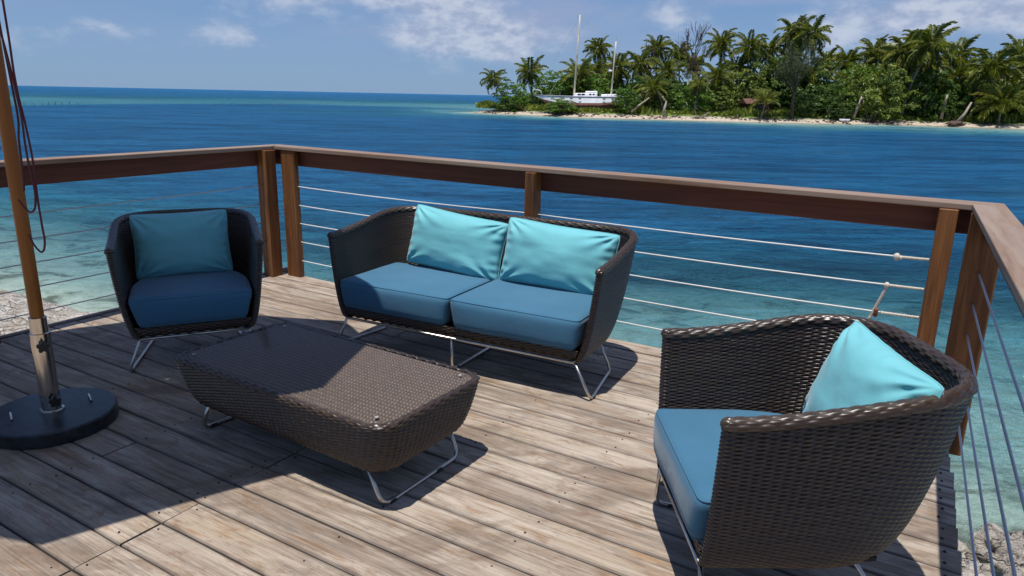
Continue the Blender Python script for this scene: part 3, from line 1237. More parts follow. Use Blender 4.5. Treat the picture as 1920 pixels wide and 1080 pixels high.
mbs = twisted(uv(-.185, 4.192, zc(-.185, .622)), uv(-.255, 4.20, .40), .008, 16)
o = mbs.build('hanging_strand', M['rope'], rope, smooth=True)
child_fix(o, rope)
for name, (ua, ub, z) in {'cable_splice': (-.19, -.02, .622), 'lower_cable_splice': (-.20, -.02, .468), 'upper_cable_splice': (-.16, -.02, .780)}.items():
    mbs = twisted(uv(ua, 4.195, zc(ua, z)), uv(ub, 4.195, zc(ub, z)), .0075, 7)
    o = mbs.build('cable_splice', M['rope'], rope, smooth=True)
    child_fix(o, rope)
for (u, z, r_) in [(-.165, .780, .019), (-.148, .776, .012), (-.19, .622, .016)]:
    kn = MB().lathe([(r_ * .3, -r_), (r_ * .8, -r_ * .6), (r_, 0), (r_ * .8, r_ * .6), (r_ * .3, r_)], uv(u, 4.193, zc(u, z)), 10)
    o = kn.build('knot', M['rope'], rope, smooth=True)
    child_fix(o, rope)
o = MB().lathe([(.004, -.025), (.012, -.015), (.010, .01), (.013, .02), (.004, .03)], uv(-.222, 4.193, .455), 8).build('rusty_clip', M['rust'], rope, smooth=True)
child_fix(o, rope)

# ------------------------------------------------------------------ wicker
ROW = .0076
COLW = .0306


def weave_heights(nr, nc, rs_, cs_, amp=1.0):
    """height and tone grids for nr strands x nc stakes"""
    i = np.arange(nr * rs_ + 1)
    j = np.arange(nc * cs_ + 1)
    ri = np.minimum(i // rs_, nr - 1)
    q = (i / rs_) - ri - .5
    prof = np.sqrt(np.clip(1 - (2 * q * .98) ** 2, 0, 1))
    c = j / cs_
    over = np.cos(PI * (c[None, :] + ri[:, None]))
    over = np.sign(over) * np.abs(over) ** .8
    jr = np.random.default_rng(nr + nc * 3)
    cell = jr.normal(0, 1, (nr + 1, nc + 2))
    ja = cell[ri][:, np.minimum(np.round(c).astype(int), nc + 1)]
    strand = (over * (.0034 + .0006 * ja) + prof[:, None] * (.0042 + .0004 * jr.normal(0, 1, nr + 1)[ri][:, None]))
    cf = np.abs((c + .0) - np.round(c))
    stake = np.where(cf < .27, .0004, -.0034)[None, :] + 0 * strand
    h = np.maximum(strand, stake) * amp
    rt_ = np.random.default_rng(nr * 13 + nc).random((nr + 1, max(2, nc // 7) + 2))
    seg = np.minimum((c / 7).astype(int), rt_.shape[1] - 1)
    tone = rt_[ri][:, seg]
    tone = np.where(strand >= stake, .25 + .75 * tone, .12)
    return h, tone


def grid_mesh(name, P, h, tone, flip=False):
    """P (n,m,3) displaced by h along its normals"""
    du = np.gradient(P, axis=1)
    dv = np.gradient(P, axis=0)
    n_ = np.cross(du, dv)
    n_ /= (np.linalg.norm(n_, axis=2, keepdims=True) + 1e-12)
    if flip:
        n_ = -n_
    Q = P + n_ * h[..., None]
    n1_, m1_ = P.shape[:2]
    idx = np.arange(n1_ * m1_).reshape(n1_, m1_)
    F_ = np.stack([idx[:-1, :-1], idx[:-1, 1:], idx[1:, 1:], idx[1:, :-1]], -1).reshape(-1, 4)
    if flip:
        F_ = F_[:, ::-1]
    return Q.reshape(-1, 3), F_, tone.ravel()


def join_np(parts):
    vs_, fs_, ts_ = [], [], []
    b = 0
    for v_, f_, t_ in parts:
        vs_.append(v_)
        fs_.append(f_ + b)
        ts_.append(t_)
        b += len(v_)
    return np.concatenate(vs_), np.concatenate(fs_), np.concatenate(ts_)


TH = .041


def u_plan(hw, depth, n, rx=.30, ry=.34, off=0.0):
    """U-shaped plan from the right front (+x) round the back to the left front; returns pts and outward normals"""
    rx = min(rx, hw * .95)
    pts = []
    straight = depth - ry
    S = 200
    for t_ in np.linspace(0, 1, 40):
        pts.append((hw, straight * t_))
    for a in np.linspace(0, PI / 2, 80)[1:]:
        ca, sa = math.cos(a), math.sin(a)
        e = .86
        pts.append((hw - rx + rx * ca ** e, straight + ry * sa ** e))
    pr = np.array(pts)
    pl = pr[::-1].copy()
    pl[:, 0] *= -1
    P = np.concatenate([pr, pl])
    d = np.hypot(*(np.diff(P, axis=0).T))
    keepi = np.concatenate([[True], d > 1e-7])
    P = P[keepi]
    s_ = np.concatenate([[0], np.cumsum(np.hypot(*(np.diff(P, axis=0).T)))])
    tt = np.linspace(0, s_[-1], n)
    X_ = np.interp(tt, s_, P[:, 0])
    Y_ = np.interp(tt, s_, P[:, 1])
    Q = np.stack([X_, Y_], -1)
    T_ = np.gradient(Q, axis=0)
    T_ /= np.linalg.norm(T_, axis=1, keepdims=True)
    N_ = np.stack([T_[:, 1], -T_[:, 0]], -1)          # outward
    N_[0] = (1, 0)
    N_[-1] = (-1, 0)
    return Q, N_, s_[-1]


def shell(name, Wt, Wb, D, Zb, Zt, Zr, Db):
    """tub-shaped woven shell: outside, inside, front edges and rolled rim"""
    cs_, rsn = 4, 4
    _, _, Ltop = u_plan(Wt / 2, D, 50)
    nc = int(round(Ltop / COLW / 2)) * 2
    ncap = 2
    nr = int(round((Zr - Zb) / ROW)) - 2
    nU = nc * cs_ + 1
    rows = nr * rsn + 1
    sfr = np.linspace(0, 1, rows)
    G = np.zeros((rows, 2 * (nc + ncap) * cs_ + 1, 3))
    rimO = None
    for i, s_ in enumerate(sfr):
        w = s_ ** .45
        wd = s_ ** .55
        hw = Wb / 2 + (Wt - Wb) / 2 * w
        dp = Db + (D - Db) * wd
        Q, N_, _ = u_plan(hw, dp, nU)
        ztop = Zt + (Zr - Zt) * np.clip(Q[:, 1] / dp, 0, 1) ** 1.15 * 1.0
        sm = np.clip(Q[:, 1] / (dp * .92), 0, 1)
        ztop = Zt + (Zr - Zt) * (sm * sm * (3 - 2 * sm))
        z = Zb + (ztop - TH * .5 - Zb) * s_
        I = Q - N_ * TH
        # front caps: half circles
        capn = ncap * cs_
        loop = [np.c_[Q, z]]
        for (A, B, zz_) in ((Q[-1], I[-1], z[-1]),):
            c_ = (A + B) / 2
            r_ = np.linalg.norm(A - B) / 2
            an = np.linspace(PI, 2 * PI, capn + 1)[1:]
            loop.append(np.c_[c_[0] + r_ * np.cos(an), c_[1] + r_ * np.sin(an) * 1.0, np.full(capn, zz_)])
        loop.append(np.c_[I[::-1][1:], z[::-1][1:]])
        c_ = (I[0] + Q[0]) / 2
        an = np.linspace(PI, 2 * PI, capn + 1)[1:]
        r_ = np.linalg.norm(I[0] - Q[0]) / 2
        loop.append(np.c_[c_[0] + r_ * np.cos(an), c_[1] + r_ * np.sin(an), np.full(capn, z[0])])
        L_ = np.concatenate(loop)
        G[i] = L_[:G.shape[1]]
        if i == rows - 1:
            rimO = (Q, N_, ztop)
    h, tone = weave_heights(nr, (G.shape[1] - 1) // cs_, rsn, cs_)
    parts_ = [grid_mesh(name, G, h, tone, flip=True)]
    # rolled rim
    Q, N_, ztop = rimO
    mid = Q - N_ * TH / 2
    nrim = 9
    rr = TH / 2 + .0015
    end = 2 * cs_
    Pc = np.zeros((nrim * rsn + 1, nU + 2 * end, 3))
    fi = np.linspace(-.12 * PI, 1.12 * PI, nrim * rsn + 1)
    for a, f_ in enumerate(fi):
        co, so = math.cos(f_) * rr, math.sin(f_) * rr
        body_ = np.c_[mid + N_ * co, ztop - TH * .5 + so]
        ends = []
        for (m_, nn_, z_) in ((mid[0], N_[0], ztop[0]), (mid[-1], N_[-1], ztop[-1])):
            e_ = []
            for k_ in range(1, end + 1):
                al = k_ / end * PI / 2
                e_.append((m_[0] + nn_[0] * co * math.cos(al), m_[1] - rr * math.sin(al), z_ - TH * .5 + so * math.cos(al)))
            ends.append(e_)
        Pc[a] = np.concatenate([np.array(ends[0][::-1]), body_, np.array(ends[1])])
    h, tone = weave_heights(nrim, (Pc.shape[1] - 1) // cs_, rsn, cs_, .5)
    hh = np.zeros(Pc.shape[:2])
    hh[:, :h.shape[1]] = h
    tt_ = np.full(Pc.shape[:2], .4)
    tt_[:, :h.shape[1]] = tone
    parts_.append(grid_mesh(name, Pc, hh, tt_, flip=False))
    v_, f_, t_ = join_np(parts_)
    return mesh_np(name, v_, f_, True, {'tone': t_})


def apron_mesh(W_, y0, z0, z1, Wtop):
    cs_, rsn = 4, 4
    nc = int(W_ / COLW)
    nr = int((z1 - z0) / ROW)
    s_ = np.linspace(0, 1, nr * rsn + 1)
    x = np.linspace(-1, 1, nc * cs_ + 1)
    P = np.zeros((len(s_), len(x), 3))
    for i, t_ in enumerate(s_):
        P[i, :, 0] = x * (W_ + (Wtop - W_) * t_) / 2
        P[i, :, 1] = y0 + .03 * (1 - t_) ** 3
        P[i, :, 2] = z0 + (z1 - z0) * t_
    h, tone = weave_heights(nr, nc, rsn, cs_)
    v_, f_, t2 = grid_mesh('apron', P, h, tone, flip=False)
    return mesh_np('front_apron', v_, f_, True, {'tone': t2})


def rounded_box(w, d, h, r, nx=26, ny=22, nz=10, crown=.015, taper=1.0, bulge=.01, back=0.0):
    """soft cushion block, centred in x, y from 0..d, z from 0..h"""
    def axis(n, L):
        a = np.linspace(-1, 1, n)
        return np.sign(a) * np.abs(a) ** .75 * L / 2
    ax, ay, az = axis(nx, w), axis(ny, d), axis(nz, h)
    verts, faces, key = [], [], {}

    def vid(x, y, z):
        k_ = (round(x, 5), round(y, 5), round(z, 5))
        if k_ not in key:
            key[k_] = len(verts)
            verts.append((x, y, z))
        return key[k_]

    def face(A, B, fn):
        for i in range(len(A) - 1):
            for j in range(len(B) - 1):
                faces.append([vid(*fn(A[i], B[j])), vid(*fn(A[i + 1], B[j])), vid(*fn(A[i + 1], B[j + 1])), vid(*fn(A[i], B[j + 1]))])
    face(ax, ay, lambda a, b: (a, b, h / 2))
    face(ax, ay[::-1], lambda a, b: (a, b, -h / 2))
    face(ax, az, lambda a, b: (a, -d / 2, b))
    face(ax[::-1], az, lambda a, b: (a, d / 2, b))
    face(ay, az, lambda a, b: (w / 2, a, b))
    face(ay[::-1], az, lambda a, b: (-w / 2, a, b))
    Vv = np.array(verts)
    inner = np.array([w / 2 - r, d / 2 - r, h / 2 - r])
    core = np.clip(Vv, -inner, inner)
    dlt = Vv - core
    ln = np.linalg.norm(dlt, axis=1, keepdims=True)
    Vv = np.where(ln > 1e-9, core + dlt / np.maximum(ln, 1e-9) * r, Vv)
    sx, sy, sz = Vv[:, 0] / (w / 2), Vv[:, 1] / (d / 2), Vv[:, 2] / (h / 2)
    Vv[:, 2] += np.where(sz > 0, crown * (1 - sx ** 2) * (1 - sy ** 2), 0)
    Vv[:, 1] += -np.where(sy < 0, bulge * (1 - sx ** 4) * (1 - sz ** 2), 0)
    wr = np.array([mnoise.noise(Vector((p[0] * 5, p[1] * 5, p[2] * 5 + w))) for p in Vv])
    Vv += (Vv / (np.linalg.norm(Vv, axis=1, keepdims=True) + 1e-6)) * wr[:, None] * .0035
    tp = taper + (1 - taper) * (sz[:, None] * .5 + .5)
    Vv[:, 0] *= tp[:, 0]
    if back > 0:
        Vv[:, 0] *= 1 - back * np.clip(sy, 0, 1) ** 2
    Vv[:, 1] += d / 2
    Vv[:, 2] += h / 2
    me_ = bpy.data.meshes.new('seat_cushion')
    me_.from_pydata([tuple(v) for v in Vv], [], faces)
    me_.polygons.foreach_set('use_smooth', np.ones(len(me_.polygons), dtype=bool))
    return me_


def pillow_mesh(w, h, t_, seed=0):
    n = 72
    a = np.linspace(-1, 1, n)
    A, B = np.meshgrid(a, a)
    A = np.sign(A) * np.abs(A) ** .85
    B = np.sign(B) * np.abs(B) ** .85
    prof = (np.clip(1 - np.abs(A) ** 2.6, 0, 1) ** .55) * (np.clip(1 - np.abs(B) ** 2.6, 0, 1) ** .55)
    crn = 1 - .040 * (np.abs(A) * np.abs(B)) ** 7
    px = crn * A * (1 - .055 * (1 - B ** 2) ** 1.0 * np.abs(A) ** 3)
    py = crn * B * (1 - .055 * (1 - A ** 2) ** 1.0 * np.abs(B) ** 3)
    out_ = []
    for side in (1, -1):
        # wrinkles running inwards from the seams and the corners
        wr = np.zeros_like(A)
        for sx_ in (-1, 1):
            for sy_ in (-1, 1):
                dx, dy = (sx_ - A), (sy_ - B)
                rad = np.hypot(dx, dy)
                ang = np.arctan2(dy, dx)
                wr += np.exp(-(rad / .55) ** 2) * np.sin(ang * 13 + seed * 1.7 + sx_ + sy_ * 2) * np.clip(rad * 4, 0, 1)
        ed = np.exp(-((1 - np.abs(A)) / .16) ** 2) * np.sin(B * 21 + seed * 2 + np.sin(B * 5 + seed))
        ed2 = np.exp(-((1 - np.abs(B)) / .13) ** 2) * np.sin(A * 25 + seed + np.sin(A * 6 + seed * 3))
        soft = fbm(A + seed * 3 + side, B + 3, .9, 3, 5 + seed)
        soft2 = fbm(A * 1.0 + seed * 5 + side, B * 2.4, .5, 2, 9 + seed)
        z = prof * t_ / 2 * (1 + .30 * soft) + (wr * .012 + ed * .0045 + ed2 * .0040 + soft2 * .004) * np.clip(prof * 2.2, 0, 1)
        z = np.maximum(z, 0) * side
        out_.append(np.stack([px * w / 2, py * h / 2, z], -1).reshape(-1, 3))
    v_ = np.concatenate(out_)
    idx = np.arange(n * n).reshape(n, n)
    f1 = np.stack([idx[:-1, :-1], idx[:-1, 1:], idx[1:, 1:], idx[1:, :-1]], -1).reshape(-1, 4)
    f2 = f1[:, ::-1] + n * n
    me_ = mesh_np('pillow', v_, np.concatenate([f1, f2]), True)
    import bmesh
    bm = bmesh.new()
    bm.from_mesh(me_)
    bmesh.ops.remove_doubles(bm, verts=bm.verts, dist=.0004)
    bm.to_mesh(me_)
    bm.free()
    me_.polygons.foreach_set('use_smooth', np.ones(len(me_.polygons), dtype=bool))
    return me_


def seam_mesh(pts, r_=.0028):
    mb_ = MB().tube(list(pts) + [pts[0]], r_, 6, False)
    return mb_.mesh('piping', True)


def pillow_seam(w, h):
    a = np.linspace(-1, 1, 40)[:-1]
    ring = [(x, -1.0) for x in a] + [(1.0, x) for x in a] + [(-x, 1.0) for x in a] + [(-1.0, -x) for x in a]
    pts = []
    for A_, B_ in ring:
        crn = 1 - .040 * (abs(A_) * abs(B_)) ** 7
        pts.append((crn * A_ * (1 - .055 * (1 - B_ ** 2) * abs(A_) ** 3) * w / 2, crn * B_ * (1 - .055 * (1 - A_ ** 2) * abs(B_) ** 3) * h / 2, 0))
    return seam_mesh(pts, .0030)


def cushion_seam(w, d, h, r, taper, bulge, back, top=True):
    k = r * .707
    pts = []
    for cx, cy, a0 in ((w / 2 - r, d / 2 - r, 0), (-(w / 2 - r), d / 2 - r, PI / 2), (-(w / 2 - r), -(d / 2 - r), PI), (w / 2 - r, -(d / 2 - r), 1.5 * PI)):
        for a in np.linspace(a0, a0 + PI / 2, 6):
            pts.append((cx + k * math.cos(a), cy + k * math.sin(a)))
    dense = []
    for i in range(len(pts)):
        p, q_ = pts[i], pts[(i + 1) % len(pts)]
        m = max(1, int(math.dist(p, q_) / .03))
        for j in range(m):
            dense.append((p[0] + (q_[0] - p[0]) * j / m, p[1] + (q_[1] - p[1]) * j / m))
    z = (h / 2 - r + k) * (1 if top else -1)
    sz = z / (h / 2)
    res = []
    for x, y in dense:
        sx, sy = x / (w / 2), y / (d / 2)
        if sy < 0:
            y -= bulge * (1 - sx ** 4) * (1 - sz ** 2)
        x *= taper + (1 - taper) * (sz * .5 + .5)
        if back > 0:
            x *= 1 - back * max(0, sy) ** 2
        res.append((x * 1.002, (y + d / 2) if y > 0 else (y + d / 2 - .001), z + h / 2 + .0005))
    return seam_mesh(res, .0032)


def place_pillow(pose, label, w, h, t_, c, lean, spin=0.0, yaw=0.0, seed=0, group=None):
    """c: pillow centre in the seat's own frame; lean: backwards tilt in degrees"""
    me_ = pillow_mesh(w, h, t_, seed)
    o_ = obj('throw_pillow', me_, M['pillow'])
    # pillow local: x width, y height, z thickness -> stand up
    mloc = Matrix.Translation(c) @ Matrix.Rotation(yaw, 4, 'Z') @ Matrix.Rotation(R(90) - R(lean), 4, 'X') @ Matrix.Rotation(spin, 4, 'Z')
    mw = Matrix.Translation((pose[0], pose[1], 0)) @ Matrix.Rotation(R(pose[2]), 4, 'Z') @ mloc
    o_.matrix_world = mw
    obj('piping', pillow_seam(w, h), M['pillow'], o_)
    tag(o_, label, 'pillow', group)
    return o_


def place_cushion(pose, label, me_, x, y, z, group=None):
    o_ = obj('seat_cushion', me_, M['seat'])
    o_.matrix_world = Matrix.Translation((pose[0], pose[1], 0)) @ Matrix.Rotation(R(pose[2]), 4, 'Z') @ Matrix.Translation((x, y, z))
    for sm_ in SEAMS[me_.name]:
        obj('piping', sm_, M['seat'], o_)
    tag(o_, label, 'cushion', group)
    return o_


SEAMS = {}


POSE_S = (-.336, 3.880, -27.4)
POSE_L = (-1.802, 3.869, 24.4)
POSE_R = (.588, 2.148, -89.2)
Zb, Zt, Zr = .206, .722, .800

# armchair prototype
CW_T, CW_B, CD = .803, .612, .770
chair = empty('wicker_armchair', (POSE_L[0], POSE_L[1], 0), R(POSE_L[2]))
tag(chair, 'dark brown wicker tub armchair in the parasol shade by the left railing', 'armchair', 'matching wicker armchairs')
sh_me = shell('wicker_shell', CW_T, CW_B, CD, Zb, Zt, Zr, .62)
obj('wicker_shell', sh_me, M['wicker'], chair)
ap = apron_mesh(CW_B - .05, -.012, Zb, Zb + .062, CW_B + .0)
obj('front_apron', ap, M['wicker'], chair)
mb = MB()
mb.box((0, .27, Zb + .025), (CW_B - .02, .50, .03), bev=.01)
obj('seat_base', mb.mesh('seat_base'), M['pan'], chair)
RODR = .0078
mb = MB()
fr = [(-CW_B / 2 + .02, -.012, Zb - .004), (CW_B / 2 - .02, -.012, Zb - .004), (CW_B / 2 - .05, .46, Zb - .004), (-CW_B / 2 + .05, .46, Zb - .004)]
mb.tube(bend(fr + [fr[0], fr[1]], .06), RODR, 10)
obj('frame', mb.mesh('frame', True), M['steel'], chair)
for s_ in (-1, 1):
    mb = MB()
    mb.tube(bend([(s_ * (CW_B / 2 - .02), -.010, Zb - .002), (s_ * .357, .0, RODR), (s_ * .25, .60, RODR), (s_ * .20, .47, Zb)], .05), RODR, 10)
    lg = obj('leg', mb.mesh('leg', True), M['steel'], chair)
    mb = MB().box((s_ * .348, .06, .0065), (.02, .03, .013), bev=.003)
    obj('foot_pad', mb.mesh('foot_pad'), M['rubber'], lg)


def copy_tree(o_, parent=None):
    c = o_.copy()
    COL.objects.link(c)
    if parent is not None:
        c.parent = parent
    for ch in list(o_.children):
        copy_tree(ch, c)
    return c


chair2 = copy_tree(chair)
chair2.location = (POSE_R[0], POSE_R[1], 0)
chair2.rotation_euler = (0, 0, R(POSE_R[2]))
chair2['label'] = 'dark brown wicker tub armchair standing in sunlight at the front right'

cush = rounded_box(.655, .56, .170, .034, taper=.86, crown=.010, back=.22)
SEAMS[cush.name] = [cushion_seam(.655, .56, .170, .034, .86, .01, .22, tp_) for tp_ in (True, False)]
place_cushion(POSE_L, 'blue seat cushion in the shaded armchair by the left railing', cush, 0, -.040, .268, 'blue seat cushions')
place_cushion(POSE_R, 'blue seat cushion in the sunlit armchair at the front right', cush, 0, -.045, .268, 'blue seat cushions')
place_pillow(POSE_L, 'aqua pillow leaning in the shaded armchair by the left railing', .56, .40, .19, (-.030, .530, .622), 14, .02, 0, 1, 'aqua throw pillows')
place_pillow(POSE_R, 'aqua pillow propped high in the back of the front right armchair', .54, .43, .215, (.105, .512, .630), 16, -.05, .0, 2, 'aqua throw pillows')

# sofa
SW_T, SW_B, SD = 1.785, 1.564, .770
sofa = empty('wicker_sofa', (POSE_S[0], POSE_S[1], 0), R(POSE_S[2]))
tag(sofa, 'dark brown wicker two-seat sofa on thin steel legs in front of the railing', 'sofa')
obj('wicker_shell', shell('wicker_shell', SW_T, SW_B, SD, Zb, Zt, Zr + .005, .60), M['wicker'], sofa)
obj('front_apron', apron_mesh(SW_B - .05, -.012, Zb, Zb + .065, SW_B), M['wicker'], sofa)
obj('seat_base', MB().box((0, .27, Zb + .025), (SW_B - .02, .50, .03), bev=.01).mesh('seat_base'), M['pan'], sofa)
mb = MB()
fr = [(-SW_B / 2 + .02, -.012, Zb - .004), (SW_B / 2 - .02, -.012, Zb - .004), (SW_B / 2 - .06, .46, Zb - .004), (-SW_B / 2 + .06, .46, Zb - .004)]
mb.tube(bend(fr + [fr[0], fr[1]], .06), RODR, 10)
obj('frame', mb.mesh('frame', True), M['steel'], sofa)
for xf, xr, xt in ((-.858, -.80, -.74), (.858, .80, .74), (.0, .0, .0)):
    mb = MB()
    top = -.010
    xt0 = math.copysign(SW_B / 2 - .02, xf) if xf else 0
    mb.tube(bend([(xt0, top, Zb - .002), (xf, .0, RODR), (xr, .46, RODR), (xt, .40, Zb)], .05), RODR, 10)
    lg = obj('leg', mb.mesh('leg', True), M['steel'], sofa)
    obj('foot_pad', MB().box((xf * .995, .05, .0065), (.02, .03, .013), bev=.003).mesh('foot_pad'), M['rubber'], lg)
cs1 = rounded_box(.800, .60, .176, .036, taper=.93, crown=.009)
cs2 = rounded_box(.800, .61, .180, .038, taper=.93, crown=.011)
SEAMS[cs1.name] = [cushion_seam(.800, .60, .176, .036, .93, .01, 0, tp_) for tp_ in (True, False)]
SEAMS[cs2.name] = [cushion_seam(.800, .61, .180, .038, .93, .01, 0, tp_) for tp_ in (True, False)]
place_cushion(POSE_S, 'blue seat cushion on the left half of the sofa, its left corner in shade', cs1, -.412, -.030, .268, 'blue seat cushions')
place_cushion(POSE_S, 'blue seat cushion on the right half of the sofa', cs2, .395, -.045, .268, 'blue seat cushions')
place_pillow(POSE_S, 'aqua pillow leaning on the left half of the sofa back', .73, .395, .22, (-.325, .560, .622), 13, -.09, -.02, 3, 'aqua throw pillows')
place_pillow(POSE_S, 'aqua pillow leaning on the right half of the sofa back', .73, .40, .23, (.410, .520, .620), 13, -.06, .03, 4, 'aqua throw pillows')

# ------------------------------------------------------------------ coffee table
TC = (-.828, 2.958)
TA = R(-33)
table = empty('coffee_table', (TC[0], TC[1], 0), TA)
tag(table, 'low rectangular wicker coffee table with rounded corners, half in shade', 'coffee table')


def rr_plan(L_, W_, r_, n):
    pts = []
    segs = [((L_ / 2 - r_), (W_ / 2 - r_), 0), (-(L_ / 2 - r_), (W_ / 2 - r_), PI / 2), (-(L_ / 2 - r_), -(W_ / 2 - r_), PI), ((L_ / 2 - r_), -(W_ / 2 - r_), 1.5 * PI)]
    for cx, cy, a0 in segs:
        for a in np.linspace(a0, a0 + PI / 2, 16):
            pts.append((cx + r_ * math.cos(a), cy + r_ * math.sin(a)))
    pts.append(pts[0])
    P = np.array(pts)
    s_ = np.concatenate([[0], np.cumsum(np.hypot(*(np.diff(P, axis=0).T)))])
    t_ = np.linspace(0, s_[-1], n)
    return np.stack([np.interp(t_, s_, P[:, 0]), np.interp(t_, s_, P[:, 1])], -1), s_[-1]


TL, TW, TR = 1.300, .660, .095
TZ, TB = .378, .150
_, per = rr_plan(TL, TW, TR, 60)
nc = int(round(per / COLW / 2)) * 2
nr = int(round((TZ - TB) / .0076))
cs_, rsn = 4, 4
rows = nr * rsn + 1
P = np.zeros((rows, nc * cs_ + 1, 3))
for i in range(rows):
    s_ = i / (rows - 1)
    ins_ = .085 * (1 - s_ ** .42)
    q, _ = rr_plan(TL - 2 * ins_, TW - 2 * ins_, TR, nc * cs_ + 1)
    P[i, :, :2] = q
    P[i, :, 2] = TB + (TZ - .008 - TB) * s_
h, tone = weave_heights(nr, nc, rsn, cs_)
partA = grid_mesh('t', P, h, tone)
# rounded edge rows, then the flat top woven in long lines
ne = 3
P2 = np.zeros((ne * rsn + 1, nc * cs_ + 1, 3))
for i in range(ne * rsn + 1):
    a = i / (ne * rsn) * PI / 2
    ins_ = .012 * (1 - math.cos(a)) + max(0, i / (ne * rsn) - .5) * .02
    q, _ = rr_plan(TL - 2 * ins_, TW - 2 * ins_, TR - .01, nc * cs_ + 1)
    P2[i, :, :2] = q
    P2[i, :, 2] = TZ - .008 + .010 * math.sin(a)
h, tone = weave_heights(ne, nc, rsn, cs_)
partB = grid_mesh('t', P2, h, tone)
v_, f_, t_ = join_np([partA, partB])
obj('wicker_body', mesh_np('wicker_body', v_, f_, True, {'tone': t_}), M['wicker'], table)
# top panel: strands across the width, stakes lengthwise
ncx = int((TW - .04) / .0240)
nrx = int((TL - .05) / .0083)
cs_, rsn = 6, 4
P = np.zeros((nrx * rsn + 1, ncx * cs_ + 1, 3))
ax = np.linspace(-1, 1, nrx * rsn + 1)
ay = np.linspace(-1, 1, ncx * cs_ + 1)
AX, AY = np.meshgrid(ax, ay, indexing='ij')
hl, hw_ = (TL - .035) / 2, (TW - .035) / 2
rc = .08
xx = AX * hl
yy = AY * hw_
# pull grid corners in to the rounded outline
ix, iy = hl - rc, hw_ - rc
ox, oy = np.clip(np.abs(xx) - ix, 0, None), np.clip(np.abs(yy) - iy, 0, None)
rad = np.hypot(ox, oy)
sq = np.maximum(ox, oy)
k_ = np.where(rad > 1e-9, sq / np.maximum(rad, 1e-9), 1)
xx = np.where((ox > 0) & (oy > 0), np.sign(xx) * (ix + ox * k_), xx)
yy = np.where((ox > 0) & (oy > 0), np.sign(yy) * (iy + oy * k_), yy)
P[..., 0], P[..., 1], P[..., 2] = xx, yy, TZ - .0025
h, tone = weave_heights(nrx, ncx, rsn, cs_, .22)
cc_ = np.arange(ncx * cs_ + 1) / cs_
h = h + .0072 * np.abs(np.cos(PI * (cc_ - .5)))[None, :] ** .7 - .0045
v_, f_, t_ = grid_mesh('t', P, h, tone, flip=True)
obj('woven_top', mesh_np('woven_top', v_, f_, True, {'tone': t_ * .8 + .15}), M['weavetop'], table)


def glass_mat():
    m, t, b, o_ = new_mat('clear_glass_top')
    t.n.remove(b)
    tr = t.add('ShaderNodeBsdfTransparent')
    tr.inputs[0].default_value = (.97, .98, .975, 1)
    gl = t.add('ShaderNodeBsdfGlossy')
    gl.inputs['Roughness'].default_value = .05
    fr_ = t.add('ShaderNodeFresnel')
    fr_.inputs[0].default_value = 1.08
    mx = t.add('ShaderNodeMixShader')
    gi = t.add('ShaderNodeNewGeometry')
    t.link(t.math('MULTIPLY', fr_.outputs[0], t.math('SUBTRACT', 1.0, gi.outputs['Backfacing'])), mx.inputs[0])
    t.link(tr.outputs[0], mx.inputs[1])
    t.link(gl.outputs[0], mx.inputs[2])
    t.link(mx.outputs[0], o_.inputs[0])
    return m


M['glass'] = glass_mat()
q, _ = rr_plan(TL - .05, TW - .05, .075, 65)
q = q[:-1]
mb = MB()
n_ = len(q)
mb.add([(p[0], p[1], TZ + .0045) for p in q] + [(p[0], p[1], TZ + .0095) for p in q],
       [list(range(n_ - 1, -1, -1)), list(range(n_, 2 * n_))] + [[i, (i + 1) % n_, n_ + (i + 1) % n_, n_ + i] for i in range(n_)])
obj('glass_top', mb.mesh('glass_top'), M['glass'], table)
M['stud'] = simple('clear_glass_stud', (.36, .33, .30), .4)
for sx_ in (-1, 1):
    for sy_ in (-1, 1):
        mb = MB().lathe([(.008, -.004), (.008, -.0006), (.005, .0002)], (sx_ * .565, sy_ * .255, TZ + .0100), 14)
        obj('glass_stud', mb.mesh('glass_stud', True, R(40)), M['stud'], table)
obj('underside', MB().box((0, 0, TB + .03), (TL - .2, TW - .2, .02), bev=.005).mesh('underside'), M['pan'], table)
for s_ in (-1, 1):
    mb = MB()
    mb.tube(bend([(s_ * .500, -.245, TB + .004), (s_ * .572, -.245, .0085), (s_ * .565, .245, .0085), (s_ * .500, .245, TB + .004)], .055, 8), .0085, 10)
    lg = obj('leg_loop', mb.mesh('leg_loop', True), M['steel'], table)
    for y in (-.19, .1):
        obj('foot_pad', MB().box((s_ * .570, y, .0075), (.022, .035, .015), bev=.003).mesh('foot_pad'), M['rubber'], lg)
    mb = MB().tube([(-.500, s_ * .245, TB + .002), (.500, s_ * .245, TB + .002)], .0075, 10)
    obj('frame_rod', mb.mesh('frame_rod', True), M['steel'], table)

